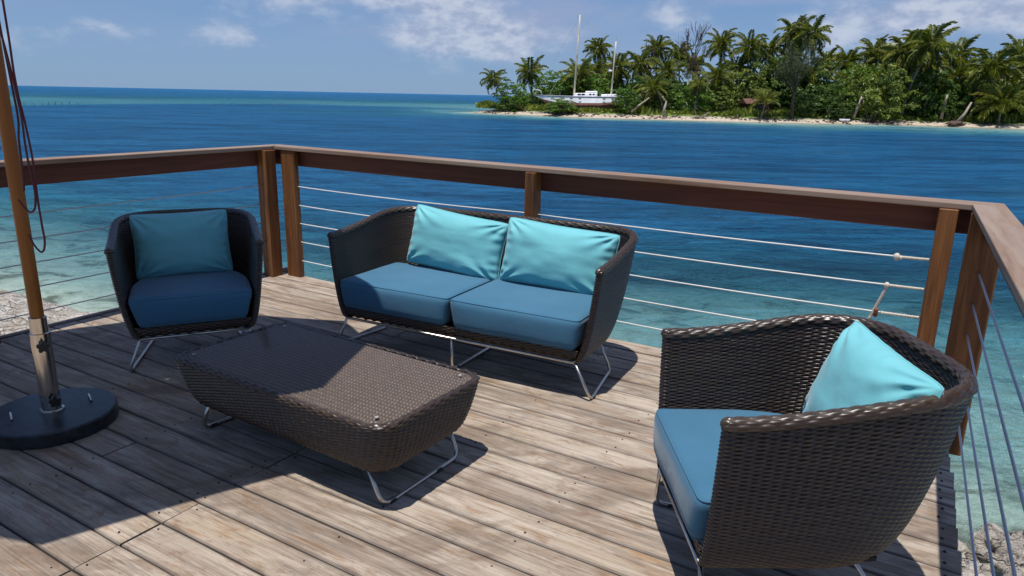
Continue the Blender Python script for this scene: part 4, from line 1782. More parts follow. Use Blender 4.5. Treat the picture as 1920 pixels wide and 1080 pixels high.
# ------------------------------------------------------------------ parasol
PX, PY = -2.165, 3.105
par = empty('parasol', (PX, PY, 0))
tag(par, 'large parasol on a varnished wooden pole in a black round base', 'parasol')
obj('base_plate', MB().lathe([(.262, 0), (.272, .006), (.272, .062), (.266, .070), (.05, .0705)], n=72).mesh('base_plate', True, R(35)), M['base'], par)
tube = obj('steel_tube', MB().lathe([(.052, .070), (.052, .076), (.0415, .078), (.0415, .455), (.036, .458), (.036, .530), (.031, .532)], n=36).mesh('steel_tube', True, R(35)), M['chrome'], par)
for z, a in ((.405, -.9), (.135, -.75)):
    mb = MB()
    d = Vector((math.cos(a), math.sin(a), 0))
    mb.tube([d * .036 + Vector((0, 0, z)), d * .062 + Vector((0, 0, z))], .009, 10)
    mb.tube([d * .058 + Vector((0, 0, z)), d * .080 + Vector((0, 0, z))], [.021, .019], 10)
    side_ = Vector((-d.y, d.x, 0))
    for k in range(5):
        an = k * 2 * PI / 5 + .3
        c = d * .069 + Vector((0, 0, z)) + side_ * math.cos(an) * .019 + Vector((0, 0, math.sin(an) * .019))
        mb.tube([c - d * .010, c + d * .010], .0085, 8)
    obj('knob', mb.mesh('knob', True, R(40)), M['blackplastic'], tube)
for s_ in (-1, 1):
    # lifting handles on the plate
    c = Vector((-.128, -.095, .070)) if s_ < 0 else Vector((.105, .130, .070))
    mb = MB().tube(bend([c + Vector((-.022, .028, 0)), c + Vector((-.022, .028, .014)), c + Vector((.022, -.028, .014)), c + Vector((.022, -.028, 0))], .008, 4), .0045, 8)
    obj('handle', mb.mesh('handle', True), M['chrome'], par)
pl = MB().tube([(0, 0, .50), (0, 0, 1.4), (0, 0, 2.72)], .0285, 24).mesh('pole', True, R(50))
o = obj('pole', None, None, par)
bpy.data.objects.remove(o)
# pole mesh with its length on local x for the grain
mb = MB().tube([(-1.11, 0, 0), (0, 0, 0), (1.11, 0, 0)], .0285, 24)
po = obj('pole', mb.mesh('pole', True, R(50)), M['pole'], par)
po.matrix_local = Matrix(((0, 0, 1, 0), (0, 1, 0, 0), (-1, 0, 0, 1.61), (0, 0, 0, 1)))
RC, ZE, ZA = 1.43, 2.35, 2.78
# canopy: eight sagging panels
cv_, cf_ = [], []
A0 = R(-10 + 90 - 22.5)
n_r, n_a = 8, 8
for i in range(n_r + 1):
    t_ = i / n_r
    for k in range(8 * n_a):
        an = A0 + k * (2 * PI / (8 * n_a))
        fr_ = (k % n_a) / n_a
        edge = RC * math.cos(PI / 8) / math.cos((fr_ - .5) * PI / 4)
        edge -= .02 * math.sin(fr_ * PI)
        r_ = .03 + (edge - .03) * t_
        z = ZA + (ZE - ZA) * (t_ ** 1.08) - .035 * math.sin(fr_ * PI) * math.sin(t_ * PI)
        cv_.append((r_ * math.cos(an), r_ * math.sin(an), z))
m_ = 8 * n_a
for i in range(n_r):
    for k in range(m_):
        cf_.append([i * m_ + k, i * m_ + (k + 1) % m_, (i + 1) * m_ + (k + 1) % m_, (i + 1) * m_ + k])
me = bpy.data.meshes.new('canopy')
me.from_pydata(cv_, [], cf_)
co_ = obj('canopy', me, M['canvas'], par)
sol = co_.modifiers.new('s', 'SOLIDIFY')
sol.thickness = .004
for k in range(8):
    an = A0 + k * PI / 4
    e = Vector((math.cos(an) * (RC - .02), math.sin(an) * (RC - .02), ZE - .02))
    mb = MB().tube([(0, 0, ZA - .04), e], .009, 6)
    rb = obj('rib', mb.mesh('rib', True), M['pole'], par)
    mid_ = Vector((0, 0, ZA - .04)).lerp(e, .5)
    obj('strut', MB().tube([(math.cos(an) * .04, math.sin(an) * .04, 2.14), mid_], .007, 6).mesh('strut', True), M['pole'], rb)
obj('hub', MB().lathe([(.03, 2.08), (.05, 2.09), (.05, 2.18), (.03, 2.19)], n=20).mesh('hub', True, R(40)), M['pole'], par)
# pull cords hanging beside the pole


def cordpts(pts, n=10):
    P_ = [Vector(p) for p in pts]
    res = []
    for i in range(len(P_) - 1):
        p0 = P_[max(i - 1, 0)]
        p1, p2 = P_[i], P_[i + 1]
        p3 = P_[min(i + 2, len(P_) - 1)]
        for k in range(n):
            t_ = k / n
            res.append(.5 * ((2 * p1) + (-p0 + p2) * t_ + (2 * p0 - 5 * p1 + 4 * p2 - p3) * t_ ** 2 + (-p0 + 3 * p1 - 3 * p2 + p3) * t_ ** 3))
    res.append(P_[-1])
    return res


def rel(p):
    return (p[0] - PX, p[1] - PY, p[2])


cords = [
    [(-2.015, 2.98, 2.10), (-2.014, 2.98, 1.87), (-2.013, 2.98, 1.72), (-2.014, 2.98, 1.60), (-2.010, 2.98, 1.50), (-2.000, 2.98, 1.40), (-1.992, 2.98, 1.25), (-1.996, 2.98, 1.10), (-1.995, 2.98, .98), (-1.993, 2.98, .92), (-2.005, 2.985, .875), (-2.025, 2.99, .862), (-2.055, 3.0, .89), (-2.085, 3.02, .93)],
    [(-2.080, 2.99, 2.02), (-2.046, 2.98, 1.79), (-2.026, 2.98, 1.62), (-2.013, 2.975, 1.50), (-2.006, 2.972, 1.42), (-2.008, 2.972, 1.30), (-2.004, 2.972, 1.20), (-1.998, 2.972, 1.12), (-2.010, 2.975, 1.055), (-2.035, 2.98, 1.035), (-2.070, 3.0, 1.05), (-2.105, 3.02, 1.08)],
    [(-2.075, 3.02, 1.95), (-2.052, 3.0, 1.72), (-2.034, 2.985, 1.55), (-2.026, 2.98, 1.42), (-2.036, 2.98, 1.34), (-2.040, 2.98, 1.24), (-2.046, 2.985, 1.18), (-2.075, 3.02, 1.12)],
]
for c in cords:
    o = obj('pull_cord', MB().tube([rel(p) for p in cordpts(c)], .0042, 6).mesh('pull_cord', True), M['cord'], par)

# ------------------------------------------------------------------ palms
def frond_mesh(seed, droop, curl, mat):
    """unit-length coconut frond along +x, arching downwards"""
    r_ = random.Random(seed)
    n = 40
    vs_, fs_, ts_ = [], [], []
    spine = []
    ang = 0.0
    x = z = 0.0
    side = 0.0
    for i in range(n + 1):
        spine.append((x, side, z))
        ang -= droop / n * (0.5 + 1.4 * i / n)
        x += math.cos(ang) / n
        z += math.sin(ang) / n
        side += curl / n * (i / n)
    for i in range(n):
        a, b = spine[i], spine[i + 1]
        w = .012 * (1 - i / n * .85)
        k = len(vs_)
        vs_ += [(a[0], a[1] - w, a[2]), (a[0], a[1] + w, a[2]), (b[0], b[1] + w * .95, b[2]), (b[0], b[1] - w * .95, b[2])]
        fs_.append([k, k + 1, k + 2, k + 3])
        ts_ += [.95] * 4
        t_ = i / n
        if t_ < .10:
            continue
        ln = .30 * (math.sin(min(1, (t_ + .08)) * PI * .93) ** .55) * r_.uniform(.8, 1.1)
        for sd_ in (-1, 1):
            for q_ in range(1):
                if r_.random() < .02:
                    continue
                sweep = r_.uniform(.35, .65)
                down = r_.uniform(.5, 1.3) + (.25 if r_.random() < .3 else 0)
                d_ = Vector((sweep, sd_ * 1.0, -down)).normalized()
                tip = Vector(a) + d_ * ln
                mid_ = Vector(a) + d_ * ln * .5 + Vector((0, 0, .03))
                wv = .025
                k = len(vs_)
                vs_ += [(a[0], a[1], a[2]), (mid_.x + wv, mid_.y, mid_.z), (tip.x, tip.y, tip.z), (mid_.x - wv, mid_.y, mid_.z)]
                fs_.append([k, k + 1, k + 2, k + 3])
                tv = r_.uniform(.1, .85)
                ts_ += [tv * .7, tv, tv, tv]
    me_ = mesh_np('frond', np.array(vs_), np.array(fs_), False, {'tone': ts_})
    me_.materials.append(mat)
    return me_


FR = [frond_mesh(i, d, c, M['palm']) for i, (d, c) in enumerate([(.9, .05), (1.2, -.1), (1.5, .1), (1.0, .15), (1.35, -.15), (1.75, 0)])]
FRD = [frond_mesh(50 + i, d, c, M['palmdry']) for i, (d, c) in enumerate([(1.1, .1), (1.6, -.1)])]
FRY = [frond_mesh(70 + i, d, c, M['palmyel']) for i, (d, c) in enumerate([(1.0, .1), (1.3, -.1)])]

PALMS = [(-1.4, 125.4, -3.9, 125.3, 4.2, 2.4), (3.1, 128.8, 2.3, 128.8, 5.5, 3.6), (11.0, 123.7, 10.3, 123.7, 5.1, 3.8), (14.6, 130.7, 14.1, 130.7, 9.8, 2.8), (17.2, 126.3, 17.2, 126.3, 6.6, 3.1), (21.2, 123.5, 20.4, 123.6, 7.0, 3.5), (24.7, 130.9, 24.3, 130.9, 10.0, 3.3), (29.0, 131.8, 28.4, 131.9, 9.3, 2.9), (30.1, 125.3, 29.6, 125.4, 7.2, 2.8), (33.4, 122.5, 33.2, 122.5, 10.3, 3.0), (36.6, 118.5, 36.5, 118.5, 9.6, 3.1), (43.1, 124.9, 41.8, 125.3, 9.8, 3.3), (45.5, 122.8, 45.0, 123.0, 12.4, 3.7), (48.2, 118.7, 46.4, 119.4, 12.0, 3.6), (31.7, 114.6, 30.9, 114.8, 4.9, 3.1), (22.7, 112.8, 20.9, 113.2, 3.1, 3.4), (53.8, 128.0, 52.9, 128.3, 8.5, 2.7), (55.1, 122.9, 54.4, 123.2, 8.0, 3.6), (59.9, 123.4, 58.8, 124.0, 9.8, 3.6), (60.7, 120.0, 60.1, 120.4, 8.3, 4.0), (58.1, 112.9, 58.1, 112.9, 9.2, 3.9), (57.5, 110.0, 59.6, 108.8, 9.9, 4.2), (64.4, 114.8, 62.9, 115.6, 7.6, 4.4), (72.2, 120.2, 70.8, 121.0, 9.1, 4.1), (65.0, 110.3, 64.9, 110.4, 5.4, 3.8), (65.5, 106.8, 67.1, 105.8, 6.5, 4.6), (75.5, 110.9, 74.7, 111.5, 8.5, 4.1), (67.7, 103.0, 67.8, 102.9, 1.8, 4.3), (35.6, 107.0, 36.0, 106.8, 1.5, 2.4), (57.7, 118.1, 56.9, 118.5, 5.1, 3.1), (41.9, 117.3, 41.2, 117.5, 6.2, 3.3), (36.0, 119.7, 35.2, 119.9, 6.3, 3.1), (45.5, 115.1, 45.3, 115.1, 5.6, 3.1), (52.8, 117.5, 52.0, 117.8, 4.9, 3.2), (73.8, 109.7, 73.6, 109.8, 4.5, 4.0), (13.3, 128.8, 13.5, 128.8, 5.7, 3.2), (25.5, 122.4, 24.6, 122.6, 5.8, 3.1), (26.8, 110.7, 27.1, 110.6, 3.9, 2.0), (40.0, 121.2, 39.3, 121.4, 4.8, 2.9), (64.4, 123.2, 63.7, 123.7, 6.1, 3.4), (72.6, 115.4, 71.9, 115.8, 4.1, 3.4), (74.3, 104.4, 73.9, 104.8, 6.6, 4.3), (79.4, 105.7, 77.9, 106.8, 8.9, 4.4), (78.4, 101.4, 78.2, 101.5, 5.8, 4.1), (68.7, 119.5, 67.9, 120.0, 5.3, 3.4), (76.5, 105.3, 76.5, 105.3, 3.0, 3.9), (17.4, 134.3, 17.5, 134.3, 4.6, 3.1), (48.4, 128.3, 47.1, 128.8, 9.5, 3.4), (59.9, 128.6, 59.0, 129.0, 6.6, 3.2), (69.5, 127.7, 68.0, 128.5, 11.6, 3.8), (77.7, 121.6, 76.9, 122.1, 5.5, 3.6)]
PL = {0: 'small leaning coconut palm at the far left tip of the island',
      1: 'coconut palm rising behind the bright bushes left of the stranded boat',
      2: 'full low coconut palm right behind the main mast of the boat',
      3: 'slender tall coconut palm standing between the two boat masts',
      12: 'left of the twin tallest coconut palms on the island',
      13: 'right of the twin tallest coconut palms on the island',
      9: 'tall coconut palm just right of the bare dead tree',
      15: 'low leaning coconut palm right of the bush at the stern of the boat',
      21: 'tall leaning coconut palm with a long pale trunk above the light green tree',
      25: 'big coconut palm leaning left over the bushes, trunk rising from the right beach',
      27: 'young coconut palm with long arching fronds on the beach at the right',
      28: 'small drooping coconut palm on the beach beside the red shack',
      37: 'thin young coconut palm with a curved pale trunk above the driftwood'}
ORD = ['first', 'second', 'third', 'fourth', 'fifth', 'sixth', 'seventh', 'eighth', 'ninth', 'tenth', 'eleventh', 'twelfth', 'thirteenth', 'fourteenth', 'fifteenth', 'sixteenth', 'seventeenth', 'eighteenth', 'nineteenth', 'twentieth']
ORD += ['twenty-' + w_ for w_ in ORD[:9]] + ['thirtieth'] + ['thirty-' + w_ for w_ in ORD[:9]] + ['fortieth'] + ['forty-' + w_ for w_ in ORD[:9]] + ['fiftieth'] + ['fifty-' + w_ for w_ in ORD[:9]]


def rank(lst):
    order = sorted(range(len(lst)), key=lambda q_: lst[q_])
    return {q_: n_ for n_, q_ in enumerate(order)}


PRK = rank([math.atan2(p_[2], p_[3]) for p_ in PALMS])
for i, (bx, by, cx, cy, cz, rad) in enumerate(PALMS):
    bz = ground_z(bx, by) - .05
    r_ = random.Random(i * 5 + 3)
    p = empty('coconut_palm', (bx, by, bz))
    tag(p, PL.get(i, ('tall' if cz > 7.5 else 'short' if cz < 5 else 'medium-high') + ' coconut palm in the island grove, ' + ORD[PRK[i]] + ' crown counted from the left'), 'palm tree', 'coconut palms on the island')
    H = cz - bz
    top_ = Vector((cx - bx, cy - by, H))
    bow_ = Vector((top_.x * -.35 + r_.uniform(-.6, .6), r_.uniform(-.3, .3), 0)) * .6
    pts, rr_ = [], []
    for k in range(11):
        t_ = k / 10
        pts.append(Vector((top_.x * t_, top_.y * t_, H * t_)) + bow_ * math.sin(t_ * PI) * .6)
        rr_.append((.20 if H > 4 else .15) * (1 - t_ * .45) + (.13 if k == 0 else 0))
    obj('trunk', MB().tube(pts, rr_, 7).mesh('trunk', True), M['bark'], p)
    nf = 27 if rad > 2.6 else 20
    for k in range(nf):
        t_ = k / nf
        el_ = R(80) * (1 - t_) + R(-58) * t_ + r_.uniform(-.12, .12)
        if i in (27, 28):
            el_ = R(80) * (1 - t_) + R(-5) * t_ + r_.uniform(-.12, .12)
        az_ = k * 2.39996 + r_.uniform(-.25, .25)
        dry = k >= nf - 2 and i not in (27,)
        yel = i == 27 and k in (3, 9, 14)
        pool = FRD if dry else (FRY if yel else FR)
        me_ = pool[r_.randrange(len(pool))]
        f = obj('frond', me_, None, p, top_)
        f.rotation_euler = (r_.uniform(-.5, .5), -el_ + (-.6 if dry else 0) * -1, az_)
        L_ = rad * (1.10 if rad < 3.3 else .98) * r_.uniform(.86, 1.12) * (.80 if dry else 1)
        f.scale = (L_, L_ * r_.uniform(.8, 1.1), L_)
    if r_.random() < .6 and H > 4:
        mb = MB()
        for q_ in range(5):
            a = q_ * 1.3
            mb.lathe([(.03, -.13), (.11, -.06), (.12, .03), (.03, .13)], (top_.x + math.cos(a) * .28, top_.y + math.sin(a) * .28, top_.z - .22), 6)
        obj('coconuts', mb.mesh('coconuts', True), M['palmyel'], p)


# ------------------------------------------------------------------ bushes and broad-leaved trees
def crown_mesh(seed, n_clump, per, leaf, flat=1.0, hollow=.5):
    """unit crown (radius 1): leaf-sized quads in clumps near an uneven surface"""
    g_ = np.random.default_rng(seed)
    cl = g_.normal(size=(n_clump, 3))
    cl /= np.linalg.norm(cl, axis=1, keepdims=True)
    rad = hollow + (1 - hollow) * g_.random(n_clump) ** .5
    rad *= 1 + .22 * np.sin(cl[:, 0] * 5 + seed) * np.cos(cl[:, 1] * 4 + seed * 2) + .14 * np.sin(cl[:, 2] * 7 + seed)
    cl = cl * rad[:, None] * np.array([1, 1, flat])
    cr = g_.uniform(.10, .22, n_clump)
    ctone = g_.uniform(.15, .8, n_clump)
    c = np.repeat(cl, per, axis=0)
    off = g_.normal(size=c.shape)
    off /= np.linalg.norm(off, axis=1, keepdims=True)
    off[:, 2] = np.abs(off[:, 2]) * .8 - .1
    pos = c + off * np.repeat(cr, per)[:, None]
    nrm = off + g_.normal(size=off.shape) * .55 + np.array([0, 0, .35])
    nrm /= np.linalg.norm(nrm, axis=1, keepdims=True)
    a = np.cross(nrm, g_.normal(size=nrm.shape))
    a /= np.linalg.norm(a, axis=1, keepdims=True)
    b = np.cross(nrm, a)
    s_ = leaf * g_.uniform(.6, 1.25, len(pos))[:, None]
    v_ = np.stack([pos - a * s_, pos - b * s_ * .55, pos + a * s_, pos + b * s_ * .55], 1).reshape(-1, 3)
    f_ = np.arange(len(v_)).reshape(-1, 4)
    tone = np.clip(np.repeat(ctone, per) + g_.uniform(-.22, .22, len(pos)), 0, 1)
    return mesh_np('foliage', v_, f_, False, {'tone': np.repeat(tone, 4)})


CR = [crown_mesh(s_, 150, 42, .052, 1.0, .35) for s_ in (1, 2, 3, 4)]
CRs = []
for mname in ('bushA', 'bushB', 'bushC'):
    row = []
    for c in CR:
        m2 = c.copy()
        m2.materials.append(M[mname])
        row.append(m2)
    CRs.append(row)
BUSH = [(-0.7, 123.8, 1.4, 6.4, 4.6), (6.5, 124.9, 2.9, 7.1, 4.7), (7.4, 115.7, -0.05, 5.2, 2.4), (17.0, 112.2, 1.2, 4.0, 3.9), (27.0, 112.7, 1.6, 6.2, 4.5), (23.5, 115.7, 1.9, 5.3, 4.4), (52.5, 108.7, 2.5, 8.6, 7.7), (60.6, 109.9, 2.7, 6.9, 7.9), (65.0, 108.2, 2.0, 6.0, 5.7), (46.9, 109.7, 1.5, 5.9, 4.8), (42.4, 108.6, 1.1, 4.3, 3.8), (68.3, 107.4, 1.3, 4.7, 4.2), (35.9, 115.6, 3.0, 6.3, 6.3), (31.1, 112.7, 1.3, 4.9, 3.8), (40.2, 117.4, 3.9, 6.5, 7.4), (52.6, 115.9, 3.3, 5.7, 7.6), (60.4, 116.3, 2.3, 5.9, 5.9), (72.6, 110.5, 2.2, 5.9, 5.9), (13.4, 122.8, 2.6, 5.5, 4.6), (20.0, 119.6, 2.3, 4.5, 5.4), (74.1, 107.0, 2.2, 6.8, 5.8), (75.9, 103.3, 2.3, 7.7, 6.7), (46.4, 115.1, 3.6, 7.4, 6.5), (62.8, 106.9, 0.9, 3.7, 2.4), (47.7, 107.7, 0.3, 3.2, 2.3), (20.6, 113.4, 0.3, 3.4, 2.1), (43.9, 119.1, 2.8, 6.6, 6.6), (10.1, 118.1, 0.4, 4.4, 2.7)]
BL = {0: ('bright green spreading shrub at the left tip of the island beside the boat bow', 0),
      1: ('rounded green shrub behind the bow of the stranded boat', 0),
      2: ('low dome-shaped bush on the sand in front of the boat hull', 0),
      3: ('round bright green bush covering the stern of the boat', 0),
      4: ('wide bright green bush left of the bare driftwood roots', 0),
      5: ('dark bush right of the leaning palm near the stern', 1),
      6: ('light yellow-green broad-leaved tree with gnarled trunks on the beach', 2),
      7: ('dense dark green tree right of the yellow-green tree', 1),
      8: ('bushy tree right of the dense dark green tree', 1),
      9: ('dark leafy shrub left of the yellow-green tree', 1)}
BRK = rank([math.atan2(b_[0], b_[1]) for b_ in BUSH])
for i, (x, y, z, w_, h_) in enumerate(BUSH):
    lab, kind_ = BL.get(i, ('green leafy bush below the palms, ' + ORD[BRK[i]] + ' shrub counted from the left', random.choice([0, 1, 1, 2])))
    tree_ = h_ > 5.5
    gz = ground_z(x, y)
    o = empty('broadleaf_tree' if tree_ else 'bush', (x, y, gz))
    tag(o, lab, 'tree' if tree_ else 'bush', 'bushes and small trees on the island')
    f = obj('foliage', CRs[kind_][i % 4], None, o, (0, 0, z - gz))
    f.scale = (w_ * .53, w_ * .45, h_ * .55)
    f.rotation_euler = (0, 0, random.uniform(0, 6))
    mb = MB()
    for k in range(4 if tree_ else 3):
        a = k * 2.1 + random.random()
        rr2 = w_ * .18
        e = Vector((math.cos(a) * rr2, math.sin(a) * rr2, max(.4, (z - gz) * .9)))
        s0 = Vector((math.cos(a) * .25, math.sin(a) * .25, -.1))
        mb.tube([s0, s0.lerp(e, .5) + Vector((random.uniform(-.2, .2), 0, 0)), e], [.14, .11, .05], 6)
    obj('trunk', mb.mesh('trunk', True), M['bark'], o)

# low ground cover along the island's edge: one mass
g_ = np.random.default_rng(5)
tt = g_.uniform(0, 1, 16000)
P = np.array(SHORE)
sl = np.concatenate([[0], np.cumsum(np.hypot(*np.diff(P, axis=0).T))])
s0 = tt * 118
bx = np.interp(s0, sl, P[:, 0]) + g_.normal(0, .3, len(tt))
by = np.interp(s0, sl, P[:, 1]) + 4.0 + np.abs(g_.normal(0, 1, len(tt))) * 5.5
hz = np.array([g_.uniform(.15, .75) * (1 + .7 * math.sin(a * .6) * math.sin(a * .23)) for a in s0])
gz = SEA + np.interp(by - np.interp(s0, sl, P[:, 1]), [0, 3.2, 4.2, 12], [0, .5, .82, 1.15])
ang = g_.uniform(0, PI, len(tt))
wdt = g_.uniform(.10, .26, len(tt))
dx, dy = np.cos(ang) * wdt, np.sin(ang) * wdt
lx, ly = g_.normal(0, .2, len(tt)), g_.normal(0, .2, len(tt))
v_ = np.stack([np.stack([bx - dx, by - dy, gz - .05], -1), np.stack([bx + dx, by + dy, gz - .05], -1),
               np.stack([bx + lx + dx * .6, by + ly + dy * .6, gz + hz], -1), np.stack([bx + lx - dx * .6, by + ly - dy * .6, gz + hz * .8], -1)], 1).reshape(-1, 3)
me = mesh_np('undergrowth', v_, np.arange(len(v_)).reshape(-1, 4), False, {'tone': np.repeat(g_.uniform(.2, 1, len(tt)), 4)})
tag(obj('undergrowth', me, M['bushC']), 'bright grass and low creepers above the island beach', 'undergrowth', kind='stuff')
# shaded thicket deep in the grove: one mass
n_ = 60000
s0 = g_.uniform(8, 135, n_)
dp = g_.uniform(16, 34, n_)
bx = np.interp(s0, sl, P[:, 0])
by = np.interp(s0, sl, P[:, 1]) + dp
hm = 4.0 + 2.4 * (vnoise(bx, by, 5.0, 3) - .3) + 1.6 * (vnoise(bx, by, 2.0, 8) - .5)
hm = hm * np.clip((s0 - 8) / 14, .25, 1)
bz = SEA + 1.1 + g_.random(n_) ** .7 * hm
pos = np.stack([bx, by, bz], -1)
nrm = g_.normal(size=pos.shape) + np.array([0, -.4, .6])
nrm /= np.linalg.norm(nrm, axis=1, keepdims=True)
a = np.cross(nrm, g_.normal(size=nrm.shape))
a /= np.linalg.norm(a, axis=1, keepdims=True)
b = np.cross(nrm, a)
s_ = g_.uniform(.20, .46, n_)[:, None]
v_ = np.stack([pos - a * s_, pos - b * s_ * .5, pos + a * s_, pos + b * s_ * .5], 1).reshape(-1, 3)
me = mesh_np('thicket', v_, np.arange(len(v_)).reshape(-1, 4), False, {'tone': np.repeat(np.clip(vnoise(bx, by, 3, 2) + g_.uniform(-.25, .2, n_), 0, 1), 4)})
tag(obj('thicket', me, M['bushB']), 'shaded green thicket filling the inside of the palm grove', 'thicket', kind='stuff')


# feathery ironwood tree and the bare tree
def branching(base, H, spread, seed, levels=4, r0=.2, n0=5, upward=.75):
    r_ = random.Random(seed)
    segs = []

    def grow(p, d, L, r2, lv):
        q_ = p + d * L * .5 + Vector((r_.uniform(-.1, .1), r_.uniform(-.1, .1), 0)) * L
        e = p + d * L
        segs.append(([p, q_, e], [r2, r2 * .8, r2 * .55], lv))
        if lv <= 0:
            return
        for k in range(n0 if lv == levels else 3):
            dd_ = (d * upward + Vector((r_.uniform(-1, 1), r_.uniform(-1, 1), r_.uniform(-.1, .9))) * spread).normalized()
            grow(p.lerp(e, r_.uniform(.45, 1)), dd_, L * r_.uniform(.5, .72), r2 * .5, lv - 1)
    grow(Vector(base), Vector((0, 0, 1)), H, r0, levels)
    return segs


iron = empty('ironwood_tree', (40.1, 106.8, ground_z(40.1, 106.8)))
tag(iron, 'feathery grey-green ironwood tree standing on the beach in front of the palms', 'tree')
sg = branching((0, 0, 0), 5.2, .75, 4, 4, .26, 7)
mb = MB()
for pts, rr_, lv in sg:
    if lv >= 1:
        mb.tube(pts, rr_, 5, False)
obj('trunk', mb.mesh('trunk', True), M['bark_dark'], iron)
pv = []
for pts, rr_, lv in sg:
    if lv <= 2:
        for k in range(22):
            p = pts[0].lerp(pts[2], g_.random())
            pv.append((p.x + g_.normal(0, .35), p.y + g_.normal(0, .35), p.z + g_.normal(0, .35)))
pv = np.array(pv)
pv[:, 2] = np.maximum(pv[:, 2], 1.2)
n_ = len(pv)
d1 = g_.normal(size=(n_, 3)) * np.array([.5, .5, .9]) + np.array([0, 0, .2])
d1 /= np.linalg.norm(d1, axis=1, keepdims=True)
d2 = np.cross(d1, g_.normal(size=(n_, 3)))
d2 /= np.linalg.norm(d2, axis=1, keepdims=True)
L_ = g_.uniform(.18, .42, n_)[:, None]
v_ = np.stack([pv - d2 * .022, pv + d2 * .022, pv + d1 * L_ + d2 * .012, pv + d1 * L_ - d2 * .012], 1).reshape(-1, 3)
obj('needles', mesh_np('needles', v_, np.arange(len(v_)).reshape(-1, 4), False, {'tone': np.repeat(g_.random(n_), 4)}), M['feather'], iron)

for (x, y, H, seed, lab) in [(28.9, 120.5, 6.4, 9, 'bare leafless tree with thin upright twigs among the palms'), (21.8, 124.5, 5.0, 21, 'half-dead twiggy tree between the palms left of the bare tree')]:
    bare = empty('bare_tree', (x, y, ground_z(x, y)))
    tag(bare, lab, 'tree')
    sg = branching((0, 0, 0), H, .42, seed, 4, .16, 6, 1.0)
    mb = MB()
    for pts, rr_, lv in sg:
        mb.tube(pts, [max(.022, q_) for q_ in rr_], 4, False)
    obj('branches', mb.mesh('branches', True), M['bark_dark'], bare)


def log(name, p0, p1, r0, r1, mat, lab, cat='log'):
    p0, p1 = Vector(p0), Vector(p1)
    mid_ = p0.lerp(p1, .5) + Vector((random.uniform(-.25, .25), 0, random.uniform(-.1, .15)))
    o_ = obj(name, MB().tube([Vector((0, 0, 0)), mid_ - p0, p1 - p0], [r0, (r0 + r1) / 2, r1], 7).mesh(name, True), mat, None, p0)
    tag(o_, lab, cat)
    return o_


log('fallen_log', (17.4, 111, -.5), (19.9, 110.5, 1.6), .17, .10, M['drift'], 'pale dead trunk slanting up out of the bush at the boat stern')
log('tree_stump', (21.8, 107.9, -1.15), (21.95, 107.8, 1.2), .33, .08, M['drift'], 'broken grey palm stump standing on the sand right of the boat', 'stump')
log('leaning_trunk', (49.5, 108.0, -.5), (50.5, 108.2, 2.5), .26, .14, M['drift'], 'pale leaning trunk at the left foot of the yellow-green tree', 'trunk')
log('leaning_trunk', (61.6, 106.6, -.5), (61.95, 106.6, 2.9), .24, .13, M['drift'], 'short curved pale trunk in front of the dense dark tree', 'trunk')
log('leaning_trunk', (62.0, 103.6, -1.1), (63.6, 103.4, 1.9), .25, .12, M['drift'], 'slanting bare trunk with a dark root ball at the waterline on the right', 'trunk')
rb_ = obj('root_ball', RM[2], None, None, (61.9, 103.3, -1.1))
rb_.data = RM[2].copy()
rb_.data.materials.clear()
rb_.data.materials.append(M['bark_dark'])
rb_.scale = (1.2, .8, .7)
tag(rb_, 'dark tangled root ball at the waterline on the right', 'root ball')
for (x, y, n_, s_, lab) in [(26.8, 107.2, 13, 1.5, 'tangled bleached driftwood roots on the sand right of the stump'), (51.5, 107.0, 12, 1.5, 'dark eroded roots at the foot of the yellow-green tree'), (1.0, 121.3, 9, 1.1, 'brown driftwood heap at the left tip of the island')]:
    mb = MB()
    for k in range(n_):
        a = random.uniform(0, 2 * PI)
        e = Vector((math.cos(a) * s_, math.sin(a) * s_ * .5, random.uniform(.1, .9) * s_))
        mb.tube([(0, 0, 0), e * .5 + Vector((random.uniform(-.3, .3), 0, .15)), e], [.10, .06, .02], 5)
    o = obj('driftwood', mb.mesh('driftwood', True), M['drift'] if 'bleach' in lab else M['bark_dark'], None, (x, y, ground_z(x, y) - .1))
    tag(o, lab, 'driftwood')

# beach rubble: loose coral blocks, uncountable
mb_v, mb_f = [], []
base_ = [(-1, -1, -1), (1, -1, -1), (1, 1, -1), (-1, 1, -1), (-.7, -.7, 1), (.7, -.7, 1), (.7, .7, 1), (-.7, .7, 1)]
bf_ = [(3, 2, 1, 0), (4, 5, 6, 7), (0, 1, 5, 4), (1, 2, 6, 5), (2, 3, 7, 6), (3, 0, 4, 7)]
for k in range(900):
    s0_ = random.uniform(0, 118)
    x = float(np.interp(s0_, sl, P[:, 0]))
    y = float(np.interp(s0_, sl, P[:, 1])) + abs(random.gauss(2.6, 1.1))
    z = ground_z(x, y)
    sc_ = random.uniform(.05, .20)
    a = random.uniform(0, 3)
    n0_ = len(mb_v)
    for vx, vy, vz in base_:
        mb_v.append((x + (vx * math.cos(a) - vy * math.sin(a)) * sc_ * random.uniform(.7, 1.3), y + (vx * math.sin(a) + vy * math.cos(a)) * sc_, z + vz * sc_ * .6))
    mb_f += [[n0_ + q_ for q_ in f] for f in bf_]
me = bpy.data.meshes.new('beach_rubble')
me.from_pydata(mb_v, [], mb_f)
tag(obj('beach_rubble', me, M['bark_dark']), 'dark broken coral rubble scattered along the island beach', 'rubble', kind='stuff')

# ------------------------------------------------------------------ stranded sailing boat
BC = Vector((10.1, 117.2, 0))
BROT = -.12
boat = empty('sailing_boat', (BC.x, BC.y, -.75), BROT)
boat.rotation_euler = (R(-3.0), R(-1.4), BROT)
tag(boat, 'stranded white two-masted sailing boat with a rusty red hull bottom on the beach', 'sailing boat')
HL = 14.6
st_n = 28


